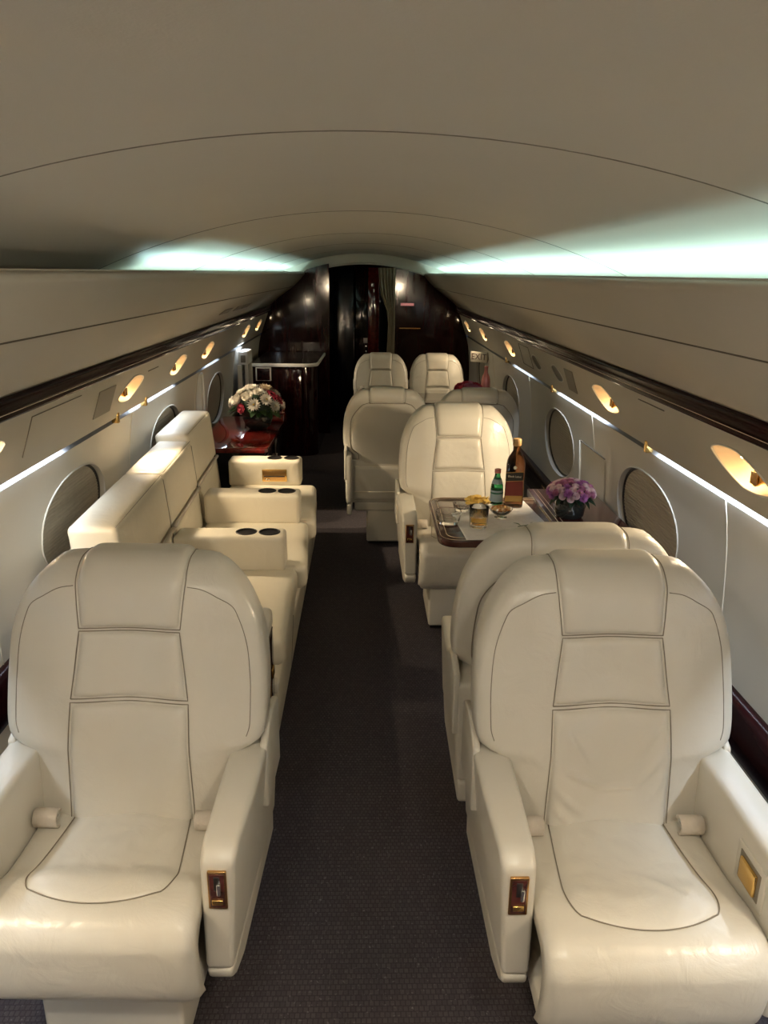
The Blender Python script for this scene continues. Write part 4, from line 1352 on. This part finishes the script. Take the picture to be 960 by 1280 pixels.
# exit sign over the far right window
ex_ = thing('exit_sign', 'small EXIT sign above the farthest table-side window', 'sign', (1.005, 6.80, .955), math.radians(-38))
box('sign_plate', (-.085, -.006, -.045), (.085, .006, .045), 'bin', ex_, .003)
text_obj('lettering', 'EXIT', .075, 'ink_dark', ex_, (0, -.0066, 0), (PI / 2, 0, 0))
box('sign_bracket', (.060, .004, -.030), (.080, .060, .030), 'white_plastic', ex_, .003)

# left emergency window frame with lit box
ef = thing('handset_box', 'white lit handset box on pale posts beside the far left window', 'handset box', (-1.03, 6.72, .70))
box('box_body', (-.03, -.13, .19), (.05, .13, .30), 'white_plastic', ef, .006)
box('box_front', (-.01, -.136, .21), (.03, -.128, .27), 'grille', ef, .003)
box('post', (-.035, -.165, -.23), (.0, -.135, .19), 'liner', ef, .004)
box('post', (.015, -.10, -.23), (.045, -.07, .19), 'liner', ef, .004)
box('post', (.03, .06, -.23), (.055, .09, .19), 'liner', ef, .004)
box('dark_recess', (-.03, -.13, -.23), (.012, .05, .12), 'dark', ef, .003)
area('led_strip', (-1.045, 6.72, 1.055), .02, .3, .5, COOL, (0, 0, 0))
pa = thing('wall_column', 'pale upright trim column between the left windows beyond the sofa', 'column', (-1.075, 5.05, .46))
cushion('column_face', (-.03, -.05, 0), (.02, .05, .55), 'liner', pa, .018, fn=lambda q: (q[0] - .0, q[1] + .04 * (q[2] / .5), q[2]))
tube('column_cord', [(.024, -.03, .0), (.03, -.01, .2), (.024, .02, .42), (.02, .03, .54)], .007, 'white_plastic', pa)

# ------------------------------------------------------------------ conference table at the far end
ct = thing('conference_table', 'dark wood conference table between the two pairs of narrow seats', 'table', (.45, 5.82, 0))
prism('table_top', rrect(-.50, .56, -.42, .42, .06), 2, .69, .72, 'table_wood', ct, .005)
box('table_pedestal', (.10, -.12, 0), (.36, .12, .69), 'cherry_z', ct, .006)
box('table_support', (-.35, -.05, .0), (-.27, .05, .69), 'cherry_z', ct, .006)
sp3 = [('rose', 'red_petal', .035), ('mum', 'pink_petal', .04), ('rose', 'pink_petal', .035), ('cluster', 'red_petal', .04)] * 5
def pot_small(B):
    lathe('vase', [(0, 0), (.045, 0), (.055, .04), (.05, .07), (.046, .07), (.05, .04), (.04, .01), (0, .008)], 'vase_glass', B, 24)
bouquet('flower_vase', 'low crimson and pink bouquet on the far conference table', (.80, 5.90, .721), .085, .04, .075, sp3, pot_small, 9, leaves=10)
ch = thing('champagne_bottle', 'pink foiled bottle standing beside the crimson bouquet', 'bottle', (.965, 6.12, .721))
lathe('bottle_glass', [(0, 0), (.033, 0), (.036, .006), (.036, .115), (.029, .15), (.015, .18), (0, .18)], 'green_glass', ch, 28)
lathe('foil', [(.0360, .05), (.0366, .06), (.0366, .115), (.030, .15), (.0158, .18), (.014, .215), (.016, .22), (.016, .234), (0, .236)], 'pink_foil', ch, 28)
sp4 = [('cluster', 'white_petal', .022), ('rose', 'white_petal', .018), ('cluster', 'white_petal', .02)] * 2
bouquet('posy_vase', 'small leafy posy with white flecks at the aisle corner of the conference table', (-.005, 5.52, .721), .05, .045, .10, sp4, pot_small, 12, leaves=22, leafmat='leaf_dark')

# ------------------------------------------------------------------ front of cabin, behind the camera
o = box('wall_front_left', (-1.12, -1.26, 0), (-.42, -1.2, 1.85), 'cherry_z', None, 0); o['kind'] = 'structure'
o = box('wall_front_right', (.42, -1.26, 0), (1.12, -1.2, 1.85), 'cherry_z', None, 0); o['kind'] = 'structure'
# added cool fill in the unseen front doorway, as entry daylight
area('entry_daylight', (0, -1.45, 1.05), .8, 1.5, 7.5, (.66, .80, 1.0), (PI / 2, 0, PI))
# added dome lamps, out of view, filling the seats from overhead
def dome(x, y, p, nm, col=(1.0, .90, .74)):
    z = ceil_z(x)
    t = thing('dome_lamp', 'small round flush ceiling lamp above the camera, %s one' % nm, 'lamp', (x, y, z - .002))
    lathe('lamp_ring', [(.075, .0), (.075, -.008), (.060, -.010), (.060, .0)], 'gold', t, 32, closed=True)
    lathe('lamp_glass', [(0, -.004), (.060, -.004), (.060, -.001), (0, -.001)], emit('dome_glass', col, 3), t, 32)
    area('dome_light', (x, y, z - .016), .11, .11, p, col, (0, 0, 0))
dome(-.36, .24, 4.8, 'left'); dome(.36, .24, 4.8, 'right')
for sx, nm in ((-1, 'left'), (1, 'right')):  # added uplights behind the camera, to brighten the ceiling
    t = thing('wall_sconce', 'frosted box sconce on the front bulkhead behind the camera, %s side' % nm, 'lamp', (sx * .74, -1.195, 1.30))
    box('sconce_back', (-.07, .0, -.14), (.07, .015, .14), 'gold', t, .004)
    box('sconce_shade', (-.06, .015, -.13), (.06, .07, .13), emit('sconce_glass', (1, .82, .6), 4), t, .01)
    area('sconce_light', (sx * .74, -1.12, 1.30), .12, .26, 42, (1.0, .95, .87), (PI / 2 + .56, 0, PI), math.radians(84))

# ------------------------------------------------------------------ world, camera, view
w = bpy.data.worlds.new('world'); SC.world = w; w.use_nodes = True
w.node_tree.nodes['Background'].inputs['Color'].default_value = (.5, .6, .8, 1)
w.node_tree.nodes['Background'].inputs['Strength'].default_value = .03

cam = bpy.data.cameras.new('camera'); co = bpy.data.objects.new('camera', cam); COL.objects.link(co)
cam.sensor_fit = 'HORIZONTAL'; cam.sensor_width = 36; cam.lens = 36 * 961 / 960; cam.clip_start = .02
ya, pi_, ro = (math.radians(a) for a in (1.6, 17.3, .75))
f = Vector((math.sin(ya) * math.cos(pi_), math.cos(ya) * math.cos(pi_), -math.sin(pi_)))
r = Vector((math.cos(ya), -math.sin(ya), 0)); u = r.cross(f)
r2 = r * math.cos(ro) + u * math.sin(ro); u2 = u * math.cos(ro) - r * math.sin(ro)
mt = Matrix((r2, u2, -f)).transposed().to_4x4(); mt.translation = Vector((0, 0, 1.65))
co.matrix_world = mt
SC.camera = co
vs = SC.view_settings
SC.display_settings.display_device = 'sRGB'
vs.view_transform = 'Standard'; vs.look = 'None'; vs.gamma = 1; vs.use_curve_mapping = False
vs.exposure = .73
